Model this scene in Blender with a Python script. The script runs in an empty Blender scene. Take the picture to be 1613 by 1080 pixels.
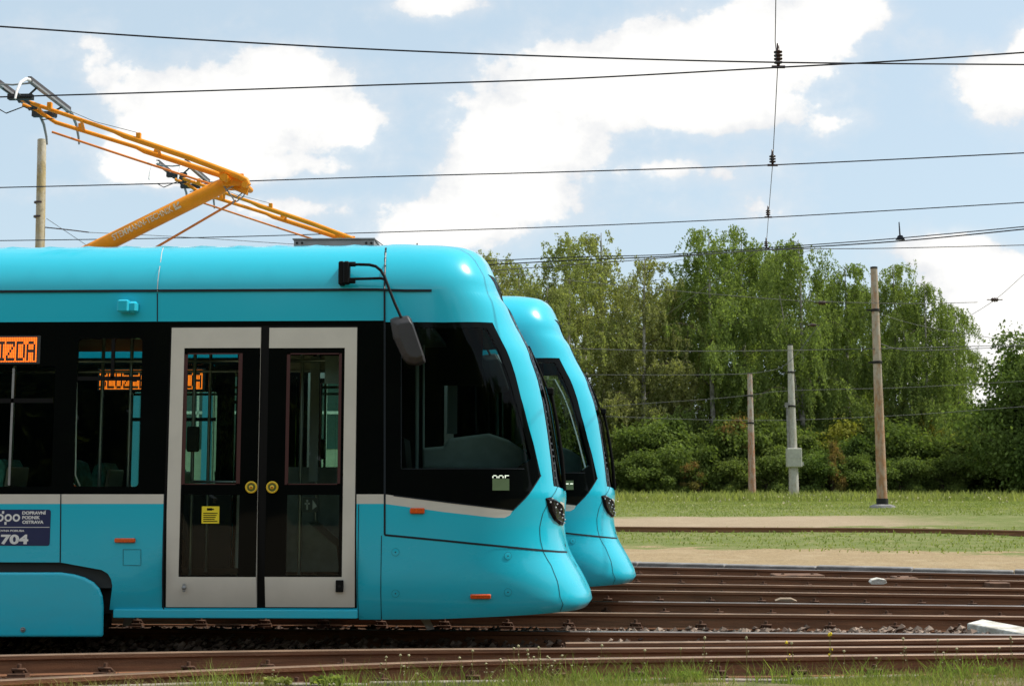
import bpy, math, random
import numpy as np
from mathutils import Vector, Matrix, geometry
rad = math.radians
scene = bpy.context.scene
COL = scene.collection
# ---------------------------------------------------------------- camera
FPX, CX, CY, HOR = 2104.0, 806.5, 540.0, 767.0
CAMH = 1.30
PITCH = math.atan((HOR - CY) / FPX)
cam_d = bpy.data.cameras.new('camera'); cam = bpy.data.objects.new('camera', cam_d); COL.objects.link(cam)
cam.location = (0, 0, CAMH); cam.rotation_euler = (math.pi/2 + PITCH, 0, 0)
cam_d.sensor_width = 36; cam_d.lens = 36*FPX/1613; cam_d.clip_end = 3000; cam_d.clip_start = .1
cam_d.dof.use_dof = True; cam_d.dof.focus_distance = 12.2; cam_d.dof.aperture_fstop = 6.3
scene.camera = cam
scene.view_settings.view_transform = 'Standard'; scene.view_settings.look = 'None'
scene.view_settings.exposure = 0.45; scene.view_settings.gamma = 1
# ---------------------------------------------------------------- sun and sky
SUN_EL, SUN_AZ = 55.0, 6.0           # azimuth measured from +X towards +Y
sd = bpy.data.lights.new('sun', 'SUN'); sd.energy = 3.4; sd.angle = rad(0.6); sd.color = (1, .95, .86)
sun = bpy.data.objects.new('sun', sd); COL.objects.link(sun)
sv = Vector((math.cos(rad(SUN_EL))*math.cos(rad(SUN_AZ)), math.cos(rad(SUN_EL))*math.sin(rad(SUN_AZ)), math.sin(rad(SUN_EL))))
sun.rotation_euler = sv.to_track_quat('Z', 'Y').to_euler()
world = bpy.data.worlds.new('World'); scene.world = world; world.use_nodes = True
SKY_STR = 0.15
ca, sa = math.cos(PITCH), math.sin(PITCH)
def ray(px, py):
    a, b = px - CX, CY - py
    return np.array([a, -sa*b + ca*FPX, ca*b + sa*FPX])
def onY(px, py, Y):
    d = ray(px, py); t = Y/d[1]; return Vector((d[0]*t, Y, CAMH + d[2]*t))
def onZ(px, py, Z):
    d = ray(px, py); t = (Z - CAMH)/d[2]; return Vector((d[0]*t, d[1]*t, Z))

class NT:
    def __init__(s, tree): s.t = tree; s.n = tree.nodes; s.l = tree.links
    def put(s, node, i, v):
        if v is None: return
        if hasattr(v, 'is_output') or isinstance(v, bpy.types.NodeSocket): s.l.new(v, node.inputs[i])
        else: node.inputs[i].default_value = v
    def m(s, op, a, b=None, c=None, clamp=False):
        n = s.n.new('ShaderNodeMath'); n.operation = op; n.use_clamp = clamp
        s.put(n, 0, a); s.put(n, 1, b); s.put(n, 2, c); return n.outputs[0]
    def vm(s, op, a, b=None):
        n = s.n.new('ShaderNodeVectorMath'); n.operation = op; s.put(n, 0, a); s.put(n, 1, b); return n.outputs[0]
    def noise(s, vec, scale, detail=4, rough=.55, out='Fac'):
        n = s.n.new('ShaderNodeTexNoise'); s.put(n, 'Vector', vec); n.inputs['Scale'].default_value = scale
        n.inputs['Detail'].default_value = detail; n.inputs['Roughness'].default_value = rough; return n.outputs[out]
    def mix(s, f, a, b, mode='MIX'):
        n = s.n.new('ShaderNodeMixRGB'); n.blend_type = mode; s.put(n, 0, f)
        s.put(n, 1, a if not isinstance(a, tuple) else (*a[:3], 1)); s.put(n, 2, b if not isinstance(b, tuple) else (*b[:3], 1)); return n.outputs[0]
    def step(s, x, lo, hi):
        n = s.n.new('ShaderNodeMapRange'); n.interpolation_type = 'SMOOTHSTEP'
        s.put(n, 0, x); s.put(n, 1, lo); s.put(n, 2, hi); n.inputs[3].default_value = 0; n.inputs[4].default_value = 1; return n.outputs[0]
    def comb(s, x, y, z):
        n = s.n.new('ShaderNodeCombineXYZ'); s.put(n, 0, x); s.put(n, 1, y); s.put(n, 2, z); return n.outputs[0]

w = NT(world.node_tree); w.n.clear()
sky = w.n.new('ShaderNodeTexSky'); sky.sky_type = 'NISHITA'; sky.sun_disc = False
sky.sun_elevation = rad(SUN_EL); sky.sun_rotation = rad(90 - SUN_AZ); sky.air_density = 1.0; sky.dust_density = 1.6; sky.ozone_density = 1.3
tc = w.n.new('ShaderNodeTexCoord'); sep = w.n.new('ShaderNodeSeparateXYZ'); w.l.new(tc.outputs['Generated'], sep.inputs[0])
X, Y, Z = sep.outputs
ay = w.m('MAXIMUM', w.m('ABSOLUTE', Y), .12)
U = w.m('DIVIDE', X, ay); V = w.m('DIVIDE', Z, ay)
P = w.comb(U, V, 0)
nz = w.noise(w.comb(U, w.m('MULTIPLY', V, 1.25), w.m('MULTIPLY', w.m('SIGN', Y), 3.)), 8.5, 10, .56)
nzl = w.noise(w.comb(w.m('ADD', U, 7.3), V, 0), 3.0, 3, .5)
nz2 = w.noise(w.comb(U, w.m('MULTIPLY', V, 1.2), 4.), 26, 8, .6)
nd = w.m('ADD', w.m('SUBTRACT', nz, .5), w.m('ADD', w.m('MULTIPLY', w.m('SUBTRACT', nz2, .5), .55), w.m('MULTIPLY', w.m('SUBTRACT', w.noise(w.comb(U, w.m('MULTIPLY', V, 1.15), 9.), 75, 6, .6), .5), .28)))
blobs = [(400,170,215,110,1.1),(310,225,170,85,1.1),(235,272,90,36,1),(535,190,85,62,1),(450,105,90,50,1),(420,260,190,40,.9),
 (700,345,150,60,1),(790,290,120,75,1),(830,215,150,85,1),(930,130,190,95,1),(1060,100,220,100,1),(1190,70,200,90,1),(1320,20,120,70,1),(1110,165,190,52,1),(660,375,110,40,1),
 (1570,130,105,75,1),(1630,90,80,70,1),(1500,400,120,52,1),(1570,450,160,80,1.1),(1620,560,170,150,1.1),(1480,560,120,100,.9),
 (165,95,85,70,.42),(60,60,80,40,.25),(690,8,130,34,.85),(1320,190,90,32,.55),(1060,268,140,30,.55),(210,165,80,40,.6),(110,235,110,40,.5),(1450,70,90,50,.6),
 (60,300,160,30,.45),(440,330,170,34,.7),(960,560,230,60,.5),(1120,330,130,30,.3)]
cm = None
for (bx, by, ra, rb, k) in blobs:
    d = ray(bx, by); u0, v0 = d[0]/d[1], d[2]/d[1]
    a, b = ra/FPX*.80, rb/FPX*.80
    du = w.m('MULTIPLY', w.m('SUBTRACT', U, u0), 1/a); dv = w.m('MULTIPLY', w.m('SUBTRACT', V, v0), 1/b)
    dd = w.m('ADD', w.m('MULTIPLY', du, du), w.m('MULTIPLY', dv, dv))
    g = w.m('MULTIPLY', w.m('EXPONENT', w.m('MULTIPLY', dd, -.75)), k)
    cm = g if cm is None else w.m('ADD', w.m('MAXIMUM', cm, g), w.m('MULTIPLY', w.m('MINIMUM', cm, g), .22))
far = w.m('MULTIPLY', w.step(w.m('ABSOLUTE', U), .42, .8), w.m('MULTIPLY', nzl, .95))      # loose cloud outside the picture
hi = w.m('MULTIPLY', w.step(V, .42, .8), w.m('MULTIPLY', nzl, .9))
cm = w.m('MAXIMUM', cm, w.m('MAXIMUM', far, hi))
dens = w.m('ADD', cm, w.m('MULTIPLY', nd, 1.5))
mask = w.step(dens, .40, .66)
soft = w.m('MULTIPLY', w.step(dens, .02, .70), .45)
mask = w.m('MAXIMUM', mask, soft)
shade = w.step(w.m('ADD', dens, w.m('MULTIPLY', w.m('SUBTRACT', w.noise(P, 14, 6, .6), .5), 1.6)), .25, 1.15)
cloud = w.mix(shade, (4.0, 4.1, 4.25), (5.5, 5.4, 5.2))
skyc = w.mix(.74, sky.outputs[0], (3.05, 3.72, 4.1))
fin = w.mix(mask, skyc, cloud)
bg = w.n.new('ShaderNodeBackground'); w.l.new(fin, bg.inputs[0]); bg.inputs[1].default_value = SKY_STR
wo = w.n.new('ShaderNodeOutputWorld'); w.l.new(bg.outputs[0], wo.inputs[0])

# ---------------------------------------------------------------- helpers
def tag(o, label=None, cat=None, group=None, kind=None):
    if label: o['label'] = label
    if cat: o['category'] = cat
    if group: o['group'] = group
    if kind: o['kind'] = kind
    return o
def empty(name, loc=(0,0,0), rz=0):
    o = bpy.data.objects.new(name, None); COL.objects.link(o); o.location = loc; o.rotation_euler = (0,0,rz); o.empty_display_size = .2; return o
def children(o): return [c for c in bpy.data.objects if c.parent == o]
def copy_tree(o, parent=None):
    c = o.copy(); COL.objects.link(c)
    if parent: c.parent = parent
    for ch in children(o): copy_tree(ch, c)
    return c
class MB:
    def __init__(s): s.v = []; s.f = []; s.mi = []; s.sm = []
    def add(s, vs, fs, mi=0, smooth=False):
        o = len(s.v); s.v += [tuple(v) for v in vs]; s.f += [tuple(i+o for i in f) for f in fs]
        s.mi += [mi]*len(fs); s.sm += [smooth]*len(fs); return s
    def box(s, a, b, mi=0, M=None, bev=0):
        (x0,y0,z0),(x1,y1,z1) = a, b
        if x1 < x0: x0,x1 = x1,x0
        if y1 < y0: y0,y1 = y1,y0
        if z1 < z0: z0,z1 = z1,z0
        if bev:
            e = bev; vs = []; 
            for z,(i) in ((z0,e),(z0+e,0),(z1-e,0),(z1,e)):
                X0,X1,Y0,Y1 = x0+i,x1-i,y0+i,y1-i; c = e if i == 0 else e*.6
                vs += [(X0+c,Y0,z),(X1-c,Y0,z),(X1,Y0+c,z),(X1,Y1-c,z),(X1-c,Y1,z),(X0+c,Y1,z),(X0,Y1-c,z),(X0,Y0+c,z)]
            fs = [tuple(range(7,-1,-1)), tuple(range(24,32))]
            for k in range(3):
                for j in range(8): fs.append((k*8+j, k*8+(j+1)%8, k*8+8+(j+1)%8, k*8+8+j))
        else:
            vs = [(x0,y0,z0),(x1,y0,z0),(x1,y1,z0),(x0,y1,z0),(x0,y0,z1),(x1,y0,z1),(x1,y1,z1),(x0,y1,z1)]
            fs = [(3,2,1,0),(4,5,6,7),(0,1,5,4),(1,2,6,5),(2,3,7,6),(3,0,4,7)]
        if M is not None: vs = [M @ Vector(v) for v in vs]
        return s.add(vs, fs, mi)
    def tube(s, pts, r, n=10, mi=0, cap=True):
        pts = [Vector(p) for p in pts]; rs = r if isinstance(r, (list, tuple)) else [r]*len(pts)
        vs = []; fs = []; prev = None
        for i, p in enumerate(pts):
            t = (pts[min(i+1, len(pts)-1)] - pts[max(i-1, 0)]).normalized()
            if prev is None:
                u = t.cross(Vector((0,0,1)))
                if u.length < .01: u = t.cross(Vector((0,1,0)))
            else: u = prev - t*prev.dot(t)
            u.normalize(); prev = u; q = t.cross(u)
            for k in range(n):
                a = 2*math.pi*k/n; vs.append(p + (u*math.cos(a) + q*math.sin(a))*rs[i])
        for i in range(len(pts)-1):
            for k in range(n): fs.append((i*n+k, i*n+(k+1)%n, (i+1)*n+(k+1)%n, (i+1)*n+k))
        s.add(vs, fs, mi, True)
        if cap: s.add([vs[k] for k in range(n)], [tuple(range(n-1,-1,-1))], mi); s.add(vs[-n:], [tuple(range(n))], mi)
        return s
    def prism(s, poly, axis_vec, mi=0):       # poly: list of 3d points, extruded by axis_vec
        a = [Vector(p) for p in poly]; b = [p + Vector(axis_vec) for p in a]; n = len(a)
        return s.add(a+b, [tuple(range(n)), tuple(range(2*n-1, n-1, -1))] + [((k+1)%n, k, n+k, n+(k+1)%n) for k in range(n)], mi)
    def lathe(s, prof, c, axis='z', n=16, mi=0):
        vs = []; fs = []
        for (r, h) in prof:
            for k in range(n):
                a = 2*math.pi*k/n; p = (r*math.cos(a), r*math.sin(a), h)
                if axis == 'y': p = (p[0], p[2], p[1])
                if axis == 'x': p = (p[2], p[0], p[1])
                vs.append((p[0]+c[0], p[1]+c[1], p[2]+c[2]))
        for i in range(len(prof)-1):
            for k in range(n): fs.append((i*n+k, i*n+(k+1)%n, (i+1)*n+(k+1)%n, (i+1)*n+k))
        return s.add(vs, fs, mi, True)
    def build(s, name, mats, parent=None, fixn=True):
        me = bpy.data.meshes.new(name); me.from_pydata(s.v, [], s.f)
        for m in (mats if isinstance(mats, (list, tuple)) else [mats]): me.materials.append(m)
        me.polygons.foreach_set('material_index', s.mi); me.polygons.foreach_set('use_smooth', s.sm)
        if fixn and len(s.f) < 20000:
            import bmesh
            bm = bmesh.new(); bm.from_mesh(me); bmesh.ops.recalc_face_normals(bm, faces=bm.faces); bm.to_mesh(me); bm.free()
        me.update()
        o = bpy.data.objects.new(name, me); COL.objects.link(o)
        if parent: o.parent = parent
        return o
def quadmesh(name, verts, mat, parent=None, smooth=False):   # verts (N,4,3)
    n = len(verts); me = bpy.data.meshes.new(name)
    me.vertices.add(n*4); me.vertices.foreach_set('co', np.asarray(verts, np.float32).ravel())
    me.loops.add(n*4); me.loops.foreach_set('vertex_index', np.arange(n*4, dtype=np.int32))
    me.polygons.add(n); me.polygons.foreach_set('loop_start', np.arange(0, n*4, 4, dtype=np.int32))
    me.materials.append(mat); me.update(calc_edges=True)
    o = bpy.data.objects.new(name, me); COL.objects.link(o)
    if parent: o.parent = parent
    return o
def addtext(name, body, size, mat, parent, M, extrude=.0008, align='LEFT', sx=1, bold=0):
    c = bpy.data.curves.new(name, 'FONT'); c.body = body; c.size = size; c.extrude = extrude; c.align_x = align; c.offset = bold
    t = bpy.data.objects.new(name+'_t', c); COL.objects.link(t)
    dg = bpy.context.evaluated_depsgraph_get(); me = bpy.data.meshes.new_from_object(t.evaluated_get(dg))
    bpy.data.objects.remove(t); bpy.data.curves.remove(c)
    me.transform(M @ Matrix.Diagonal((sx,1,1,1))); me.materials.clear(); me.materials.append(mat)
    o = bpy.data.objects.new(name, me); COL.objects.link(o); o.parent = parent; return o

# ---------------------------------------------------------------- materials
MATS = {}
def mat(name, col, rough=.5, metal=0, coat=0, spec=.5, emit=None, es=0, var=0, vs=6, bump=0, bs=60, col2=None, alpha=None):
    m = bpy.data.materials.new(name); m.use_nodes = True; t = NT(m.node_tree); b = t.n['Principled BSDF']
    b.inputs['Base Color'].default_value = (*col, 1); b.inputs['Roughness'].default_value = rough; b.inputs['Metallic'].default_value = metal
    b.inputs['Coat Weight'].default_value = coat; b.inputs['Coat Roughness'].default_value = .04; b.inputs['Specular IOR Level'].default_value = spec
    if emit: b.inputs['Emission Color'].default_value = (*emit, 1); b.inputs['Emission Strength'].default_value = es
    g = t.n.new('ShaderNodeTexCoord').outputs['Object']
    if var or col2:
        f = t.step(t.noise(g, vs, 6, .62), .35, .65)
        c2 = col2 if col2 else tuple(c*(1-var) for c in col)
        t.l.new(t.mix(f, col, c2), b.inputs['Base Color'])
    if bump:
        bn = t.n.new('ShaderNodeBump'); bn.inputs['Strength'].default_value = bump; bn.inputs['Distance'].default_value = .02
        t.l.new(t.noise(g, bs, 5, .6), bn.inputs['Height']); t.l.new(bn.outputs[0], b.inputs['Normal'])
    MATS[name] = m; return m
def glass(name, tint, refl=1.0):
    m = bpy.data.materials.new(name); m.use_nodes = True; t = NT(m.node_tree); t.n.clear()
    tr = t.n.new('ShaderNodeBsdfTransparent'); tr.inputs[0].default_value = (*tint, 1)
    gl = t.n.new('ShaderNodeBsdfGlossy'); gl.inputs['Roughness'].default_value = .01; gl.inputs[0].default_value = (refl, refl, refl, 1)
    fr = t.n.new('ShaderNodeFresnel'); fr.inputs[0].default_value = 1.5
    mx = t.n.new('ShaderNodeMixShader'); t.l.new(fr.outputs[0], mx.inputs[0]); t.l.new(tr.outputs[0], mx.inputs[1]); t.l.new(gl.outputs[0], mx.inputs[2])
    o = t.n.new('ShaderNodeOutputMaterial'); t.l.new(mx.outputs[0], o.inputs[0]); return m
# body paint: slight dust towards the sill and faint large unevenness
def paint():
    m = mat('cyan paint', (.014, .51, .675), .34, coat=.55, spec=.3); t = NT(m.node_tree); b = t.n['Principled BSDF']; b.inputs['Coat Roughness'].default_value = .10
    g = t.n.new('ShaderNodeTexCoord').outputs['Object']; s = t.n.new('ShaderNodeSeparateXYZ'); t.l.new(g, s.inputs[0])
    low = t.m('MULTIPLY', t.m('SUBTRACT', 1, t.step(s.outputs[2], .1, .95)), .16)
    d = t.m('MULTIPLY', t.step(t.noise(t.comb(s.outputs[0], s.outputs[1], t.m('MULTIPLY', s.outputs[2], 2.4)), 2.5, 7, .65), .3, .75), t.m('ADD', low, .01))
    t.l.new(t.mix(d, (.014, .51, .675), (.10, .30, .34)), b.inputs['Base Color'])
    t.l.new(t.m('ADD', .25, t.m('MULTIPLY', d, 1.5)), b.inputs['Roughness'])
    bn = t.n.new('ShaderNodeBump'); bn.inputs['Strength'].default_value = .05; bn.inputs['Distance'].default_value = .01
    t.l.new(t.noise(g, 2.2, 2, .5), bn.inputs['Height']); t.l.new(bn.outputs[0], b.inputs['Coat Normal'])
    return m
M_CYAN = paint()
M_CREAM = mat('cream paint', (.66,.63,.555), .4, coat=.25, var=.06, vs=3)
M_BAND = mat('black glass band', (.003,.004,.004), .06, spec=.10)
M_BLACK = mat('black rubber', (.004,.004,.004), .6, spec=.15)
M_DARKMET = mat('dark underframe', (.012,.011,.010), .8, var=.4)
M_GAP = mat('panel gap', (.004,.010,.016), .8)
M_PANE = glass('tinted glass', (.80,.94,.87), .5)
M_SHIELD = glass('windscreen glass', (.06,.08,.08), .22)
M_CAB = glass('dark cab glass', (.46,.56,.53), .22)
M_INT = mat('interior trim', (.24,.28,.26), .7, var=.2)
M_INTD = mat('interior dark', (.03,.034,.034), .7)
M_SEAT = mat('seat fabric', (.05,.26,.21), .8, var=.5, vs=14)
M_SEATB = mat('seat shell', (.22,.2,.15), .5)
M_RAILI = mat('handrail steel', (.45,.47,.47), .3, metal=.8)
M_DASH = mat('dashboard plastic', (.42,.49,.48), .55, var=.15)
M_ORANGE = mat('amber lens', (.85,.11,.01), .2, coat=.5, var=.35, vs=70)
M_LED = mat('orange led', (.3,.05,0), .5, emit=(1,.17,.01), es=1.6)
M_YEL = mat('pantograph paint', (.88,.31,.01), .5, spec=.25, var=.12, vs=9)
M_YELROD = mat('pantograph rod', (.80,.24,.03), .5, var=.2)
M_GREYMET = mat('grey metal', (.30,.31,.31), .45, metal=.3, var=.2)
M_STRIP = mat('carbon strip', (.07,.06,.06), .5, var=.4, vs=20)
M_WHITEHORN = mat('white horn', (.75,.75,.74), .4)
M_NAVY = mat('navy sign', (.012,.022,.09), .35)
M_WHITE = mat('white lettering', (.78,.78,.76), .5)
M_WLET = mat('worn lettering', (.66,.55,.38), .6)
M_BTNY = mat('button yellow', (.75,.5,.02), .35)
M_BTNR = mat('button red', (.45,.05,.01), .4)
M_STICK = mat('yellow sticker', (.85,.68,.02), .5)
M_REDSEAL = mat('dark red seal', (.05,.008,.006), .6)
M_LCD = mat('number plate green', (.10,.16,.07), .5)
M_LCDW = mat('lit digits', (.5,.55,.45), .5, emit=(.9,1,.8), es=.7)
M_MIRROR = mat('mirror housing', (.035,.034,.036), .45, var=.15)
M_LENS = mat('headlight glass', (.008,.008,.009), .15, spec=.2)
M_LEDW = mat('headlight reflector', (.8,.82,.84), .3, metal=.2)
M_CONC = mat('pole concrete', (.33,.30,.25), .85, var=.35, vs=3, bump=.4, bs=30)
M_STEEL = mat('wire', (.012,.013,.02), .5, metal=.3)
M_WIRET = mat('far wire', (.10,.10,.10), .6)
M_INSUL = mat('brown insulator', (.05,.018,.012), .3, var=.4)
M_WSTONE = mat('whitewashed concrete', (.76,.75,.70), .9, col2=(.42,.39,.33), vs=5, bump=.9, bs=30)
M_KERB = mat('kerb concrete', (.27,.26,.25), .85, var=.4, vs=3, bump=.5, bs=40)

# rusty rail steel: bright worn top, brown web
def railmat():
    m = mat('rail steel', (.10,.035,.018), .75); t = NT(m.node_tree); b = t.n['Principled BSDF']
    ge = t.n.new('ShaderNodeNewGeometry'); g = ge.outputs['Position']
    s = t.n.new('ShaderNodeSeparateXYZ'); t.l.new(g, s.inputs[0])
    st = t.comb(t.m('MULTIPLY', s.outputs[0], .35), s.outputs[1], t.m('MULTIPLY', s.outputs[2], 9))
    n1 = t.step(t.noise(st, 3.5, 7, .65), .3, .7)
    c = t.mix(n1, (.30,.130,.060), (.15,.066,.032))
    n2 = t.step(t.noise(g, 25, 4, .6), .55, .75)
    c = t.mix(t.m('MULTIPLY', n2, .5), c, (.22,.11,.055))
    t.l.new(c, b.inputs['Base Color'])
    bn = t.n.new('ShaderNodeBump'); bn.inputs['Strength'].default_value = .5; bn.inputs['Distance'].default_value = .01
    t.l.new(t.noise(g, 60, 4, .6), bn.inputs['Height']); t.l.new(bn.outputs[0], b.inputs['Normal'])
    return m
M_RAIL = railmat()
M_RTOP = mat('worn rail top', (.29,.185,.12), .5, metal=.25, var=.35, vs=2.5)
M_RTOPG = mat('polished rail top', (.30,.26,.24), .35, metal=.5, var=.3, vs=2.5)
def barkmat(name, a, b_, sc):
    m = mat(name, a, .85, col2=b_, vs=sc, bump=.5, bs=20); return m
M_BIRCH = barkmat('birch bark', (.46,.43,.38), (.10,.085,.07), 1.6)
M_BARK = barkmat('brown bark', (.09,.065,.045), (.04,.03,.02), 2)
def leafmat(name, a, b_, c_, tr=.45):
    m = bpy.data.materials.new(name); m.use_nodes = True; t = NT(m.node_tree); t.n.clear()
    oi = t.n.new('ShaderNodeObjectInfo'); ge = t.n.new('ShaderNodeNewGeometry'); P_ = ge.outputs['Position']
    f = t.step(t.noise(P_, .35, 4, .6), .35, .66)
    col = t.mix(f, a, b_)
    col = t.mix(t.m('MULTIPLY', oi.outputs['Random'], .45), col, c_)
    r = t.m('ADD', .72, t.m('MULTIPLY', ge.outputs['Random Per Island'], .6))
    col = t.mix(1, col, t.comb(r, r, r), 'MULTIPLY')
    d = t.n.new('ShaderNodeBsdfDiffuse'); t.l.new(col, d.inputs[0])
    tl = t.n.new('ShaderNodeBsdfTranslucent'); t.l.new(t.mix(1, col, (1.15, 1.25, .55), 'MULTIPLY'), tl.inputs[0])
    mx = t.n.new('ShaderNodeMixShader'); mx.inputs[0].default_value = tr; t.l.new(d.outputs[0], mx.inputs[1]); t.l.new(tl.outputs[0], mx.inputs[2])
    o = t.n.new('ShaderNodeOutputMaterial'); t.l.new(mx.outputs[0], o.inputs[0]); return m
L_BIRCHY = leafmat('faded birch leaves', (.31,.33,.135), (.22,.25,.095), (.31,.29,.14), .5)
L_BIRCHG = leafmat('green birch leaves', (.24,.30,.10), (.165,.22,.068), (.23,.27,.095), .5)
L_BUSH = leafmat('bush leaves', (.165,.22,.066), (.085,.13,.036), (.19,.215,.06))
L_YEL = leafmat('yellowing leaves', (.30,.29,.06), (.18,.21,.05), (.30,.24,.06))
L_RED = leafmat('reddening leaves', (.30,.16,.07), (.16,.16,.05), (.25,.18,.07))
L_GRASS = leafmat('grass blades', (.25,.31,.085), (.17,.235,.06), (.31,.29,.13), .5)
L_GRASSF = leafmat('meadow grass', (.30,.335,.115), (.17,.235,.065), (.34,.31,.13), .4)
M_STALK = leafmat('dry stalks', (.25,.26,.09), (.22,.18,.09), (.3,.26,.12), .4)
M_FLOWER = mat('flower heads', (.46,.42,.24), .8, var=.35, vs=60)
M_FLOWY = mat('yellow petals', (.8,.6,.03), .7)

# ---------------------------------------------------------------- ground
def yv(x): return 9.70 + .09*(x - .4) + .05*np.sin(x*2.1) + .03*np.sin(x*5.3)
def yk(x): return 23.15 - .41*(x - 2.2)
TZ = [(-500,0.0),(9,-.06),(9.2,-.07)]
def terr(x, y):
    e = y - yk(x)
    zf = np.interp(e, [0, .3, 5, 12, 19, 28, 66, 400, 1500], [-.02, 0.0, .10, .25, .38, .50, .62, .9, 1.5])
    zb = np.where(y < yv(x) - .02, np.interp(yv(x)-y, [0, .3, 3, 60], [-.085, -.06, .0, .3]), -.175)
    n = .012*np.sin(x*3.1+y*1.7)*np.sin(y*4.3-x*.7)
    return np.where(e > 0, zf, zb) + n
def ground():
    ys = np.concatenate([np.linspace(-90, 5, 14), np.arange(5.4, 8.8, .3), np.arange(8.8, 10.8, .06), np.arange(10.9, 20, .35), np.arange(20, 60, .4), np.geomspace(61, 1400, 40)])
    xs = np.concatenate([-np.geomspace(1400, 22, 26), np.arange(-20, 24, .4), np.geomspace(25, 1400, 26)])
    gx, gy = np.meshgrid(xs, ys); 
    gz = terr(gx, gy); v = np.stack([gx, gy, gz], -1).reshape(-1, 3)
    nx, ny = len(xs), len(ys); f = [(j*nx+i, j*nx+i+1, (j+1)*nx+i+1, (j+1)*nx+i) for j in range(ny-1) for i in range(nx-1)]
    m = mat('ground', (.1,.1,.1), .95, spec=.15); t = NT(m.node_tree); b = t.n['Principled BSDF']
    ge = t.n.new('ShaderNodeNewGeometry'); g = ge.outputs['Position']; s = t.n.new('ShaderNodeSeparateXYZ'); t.l.new(g, s.inputs[0]); px, py = s.outputs[0], s.outputs[1]
    n_f = t.noise(g, 18, 6, .65); n_m = t.noise(g, 1.6, 5, .6); n_l = t.noise(t.comb(t.m('MULTIPLY', px, .3), py, 0), .8, 4, .6)
    ballast = t.mix(t.step(n_f, .35, .7), (.045,.025,.016), (.15,.088,.056))
    sand = t.mix(t.step(n_f, .3, .7), (.40,.305,.175), (.26,.19,.11)); sand = t.mix(t.m('MULTIPLY', t.step(n_m, .45, .7), .6), sand, (.42,.33,.21)); sand = t.mix(t.m('MULTIPLY', t.step(t.noise(g, 5, 6, .7), .58, .7), .55), sand, (.16,.15,.06))
    grass = t.mix(t.step(n_f, .3, .7), (.165,.195,.055), (.11,.145,.038)); grass = t.mix(t.m('MULTIPLY', t.step(n_m, .4, .7), .5), grass, (.27,.26,.12)); grass = t.mix(t.m('MULTIPLY', t.step(t.noise(g, 3.2, 6, .7), .56, .68), .5), grass, (.30,.23,.13))
    e = t.m('SUBTRACT', py, t.m('SUBTRACT', 23.15 + .41*2.2, t.m('MULTIPLY', px, .41)))
    ev = t.m('ADD', e, t.m('MULTIPLY', t.m('SUBTRACT', n_l, .5), 5.0))
    ev = t.m('ADD', ev, t.m('MULTIPLY', t.m('SUBTRACT', n_m, .5), 3.4)); ev = t.m('ADD', ev, t.m('MULTIPLY', t.m('SUBTRACT', n_f, .5), 1.6))
    # distance bands: dirt, grass, dirt by the far rail, meadow
    c = t.mix(t.step(ev, 4.2, 5.0), sand, grass)
    yy = t.m('ADD', py, t.m('ADD', t.m('MULTIPLY', t.m('SUBTRACT', n_m, .5), 3.2), t.m('MULTIPLY', t.m('SUBTRACT', n_l, .5), 4.0)))
    d2 = t.m('MULTIPLY', t.m('MULTIPLY', t.step(yy, 34.2, 35.0), t.m('SUBTRACT', 1, t.step(yy, 41.0, 42.3))), t.m('SUBTRACT', 1, t.step(px, 9.0, 13.5)))
    c = t.mix(d2, c, t.mix(.35, sand, (.36,.30,.24)))
    c = t.mix(t.step(e, -.05, .05), ballast, c)
    vl = t.m('SUBTRACT', t.m('ADD', 9.70-.036, t.m('MULTIPLY', px, .09)), py)
    nearc = t.mix(t.m('MULTIPLY', t.step(t.noise(g, 2.4, 5, .6), .40, .58), t.step(px, -2.6, -.2)), t.mix(.45, sand, (.2,.16,.11)), t.mix(.5, grass, (.10,.10,.04)))
    c = t.mix(t.step(vl, -.03, .03), c, nearc)
    t.l.new(c, b.inputs['Base Color'])
    bn = t.n.new('ShaderNodeBump'); bn.inputs['Strength'].default_value = .8; bn.inputs['Distance'].default_value = .04
    t.l.new(t.noise(g, 22, 6, .7), bn.inputs['Height']); t.l.new(bn.outputs[0], b.inputs['Normal'])
    me = bpy.data.meshes.new('ground'); me.from_pydata(v.tolist(), [], f); me.materials.append(m); me.polygons.foreach_set('use_smooth', [True]*len(f)); me.update()
    o = bpy.data.objects.new('ground', me); COL.objects.link(o); tag(o, 'brown ballast bed, tan dirt strips and green meadow', kind='structure')
ground()

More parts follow.
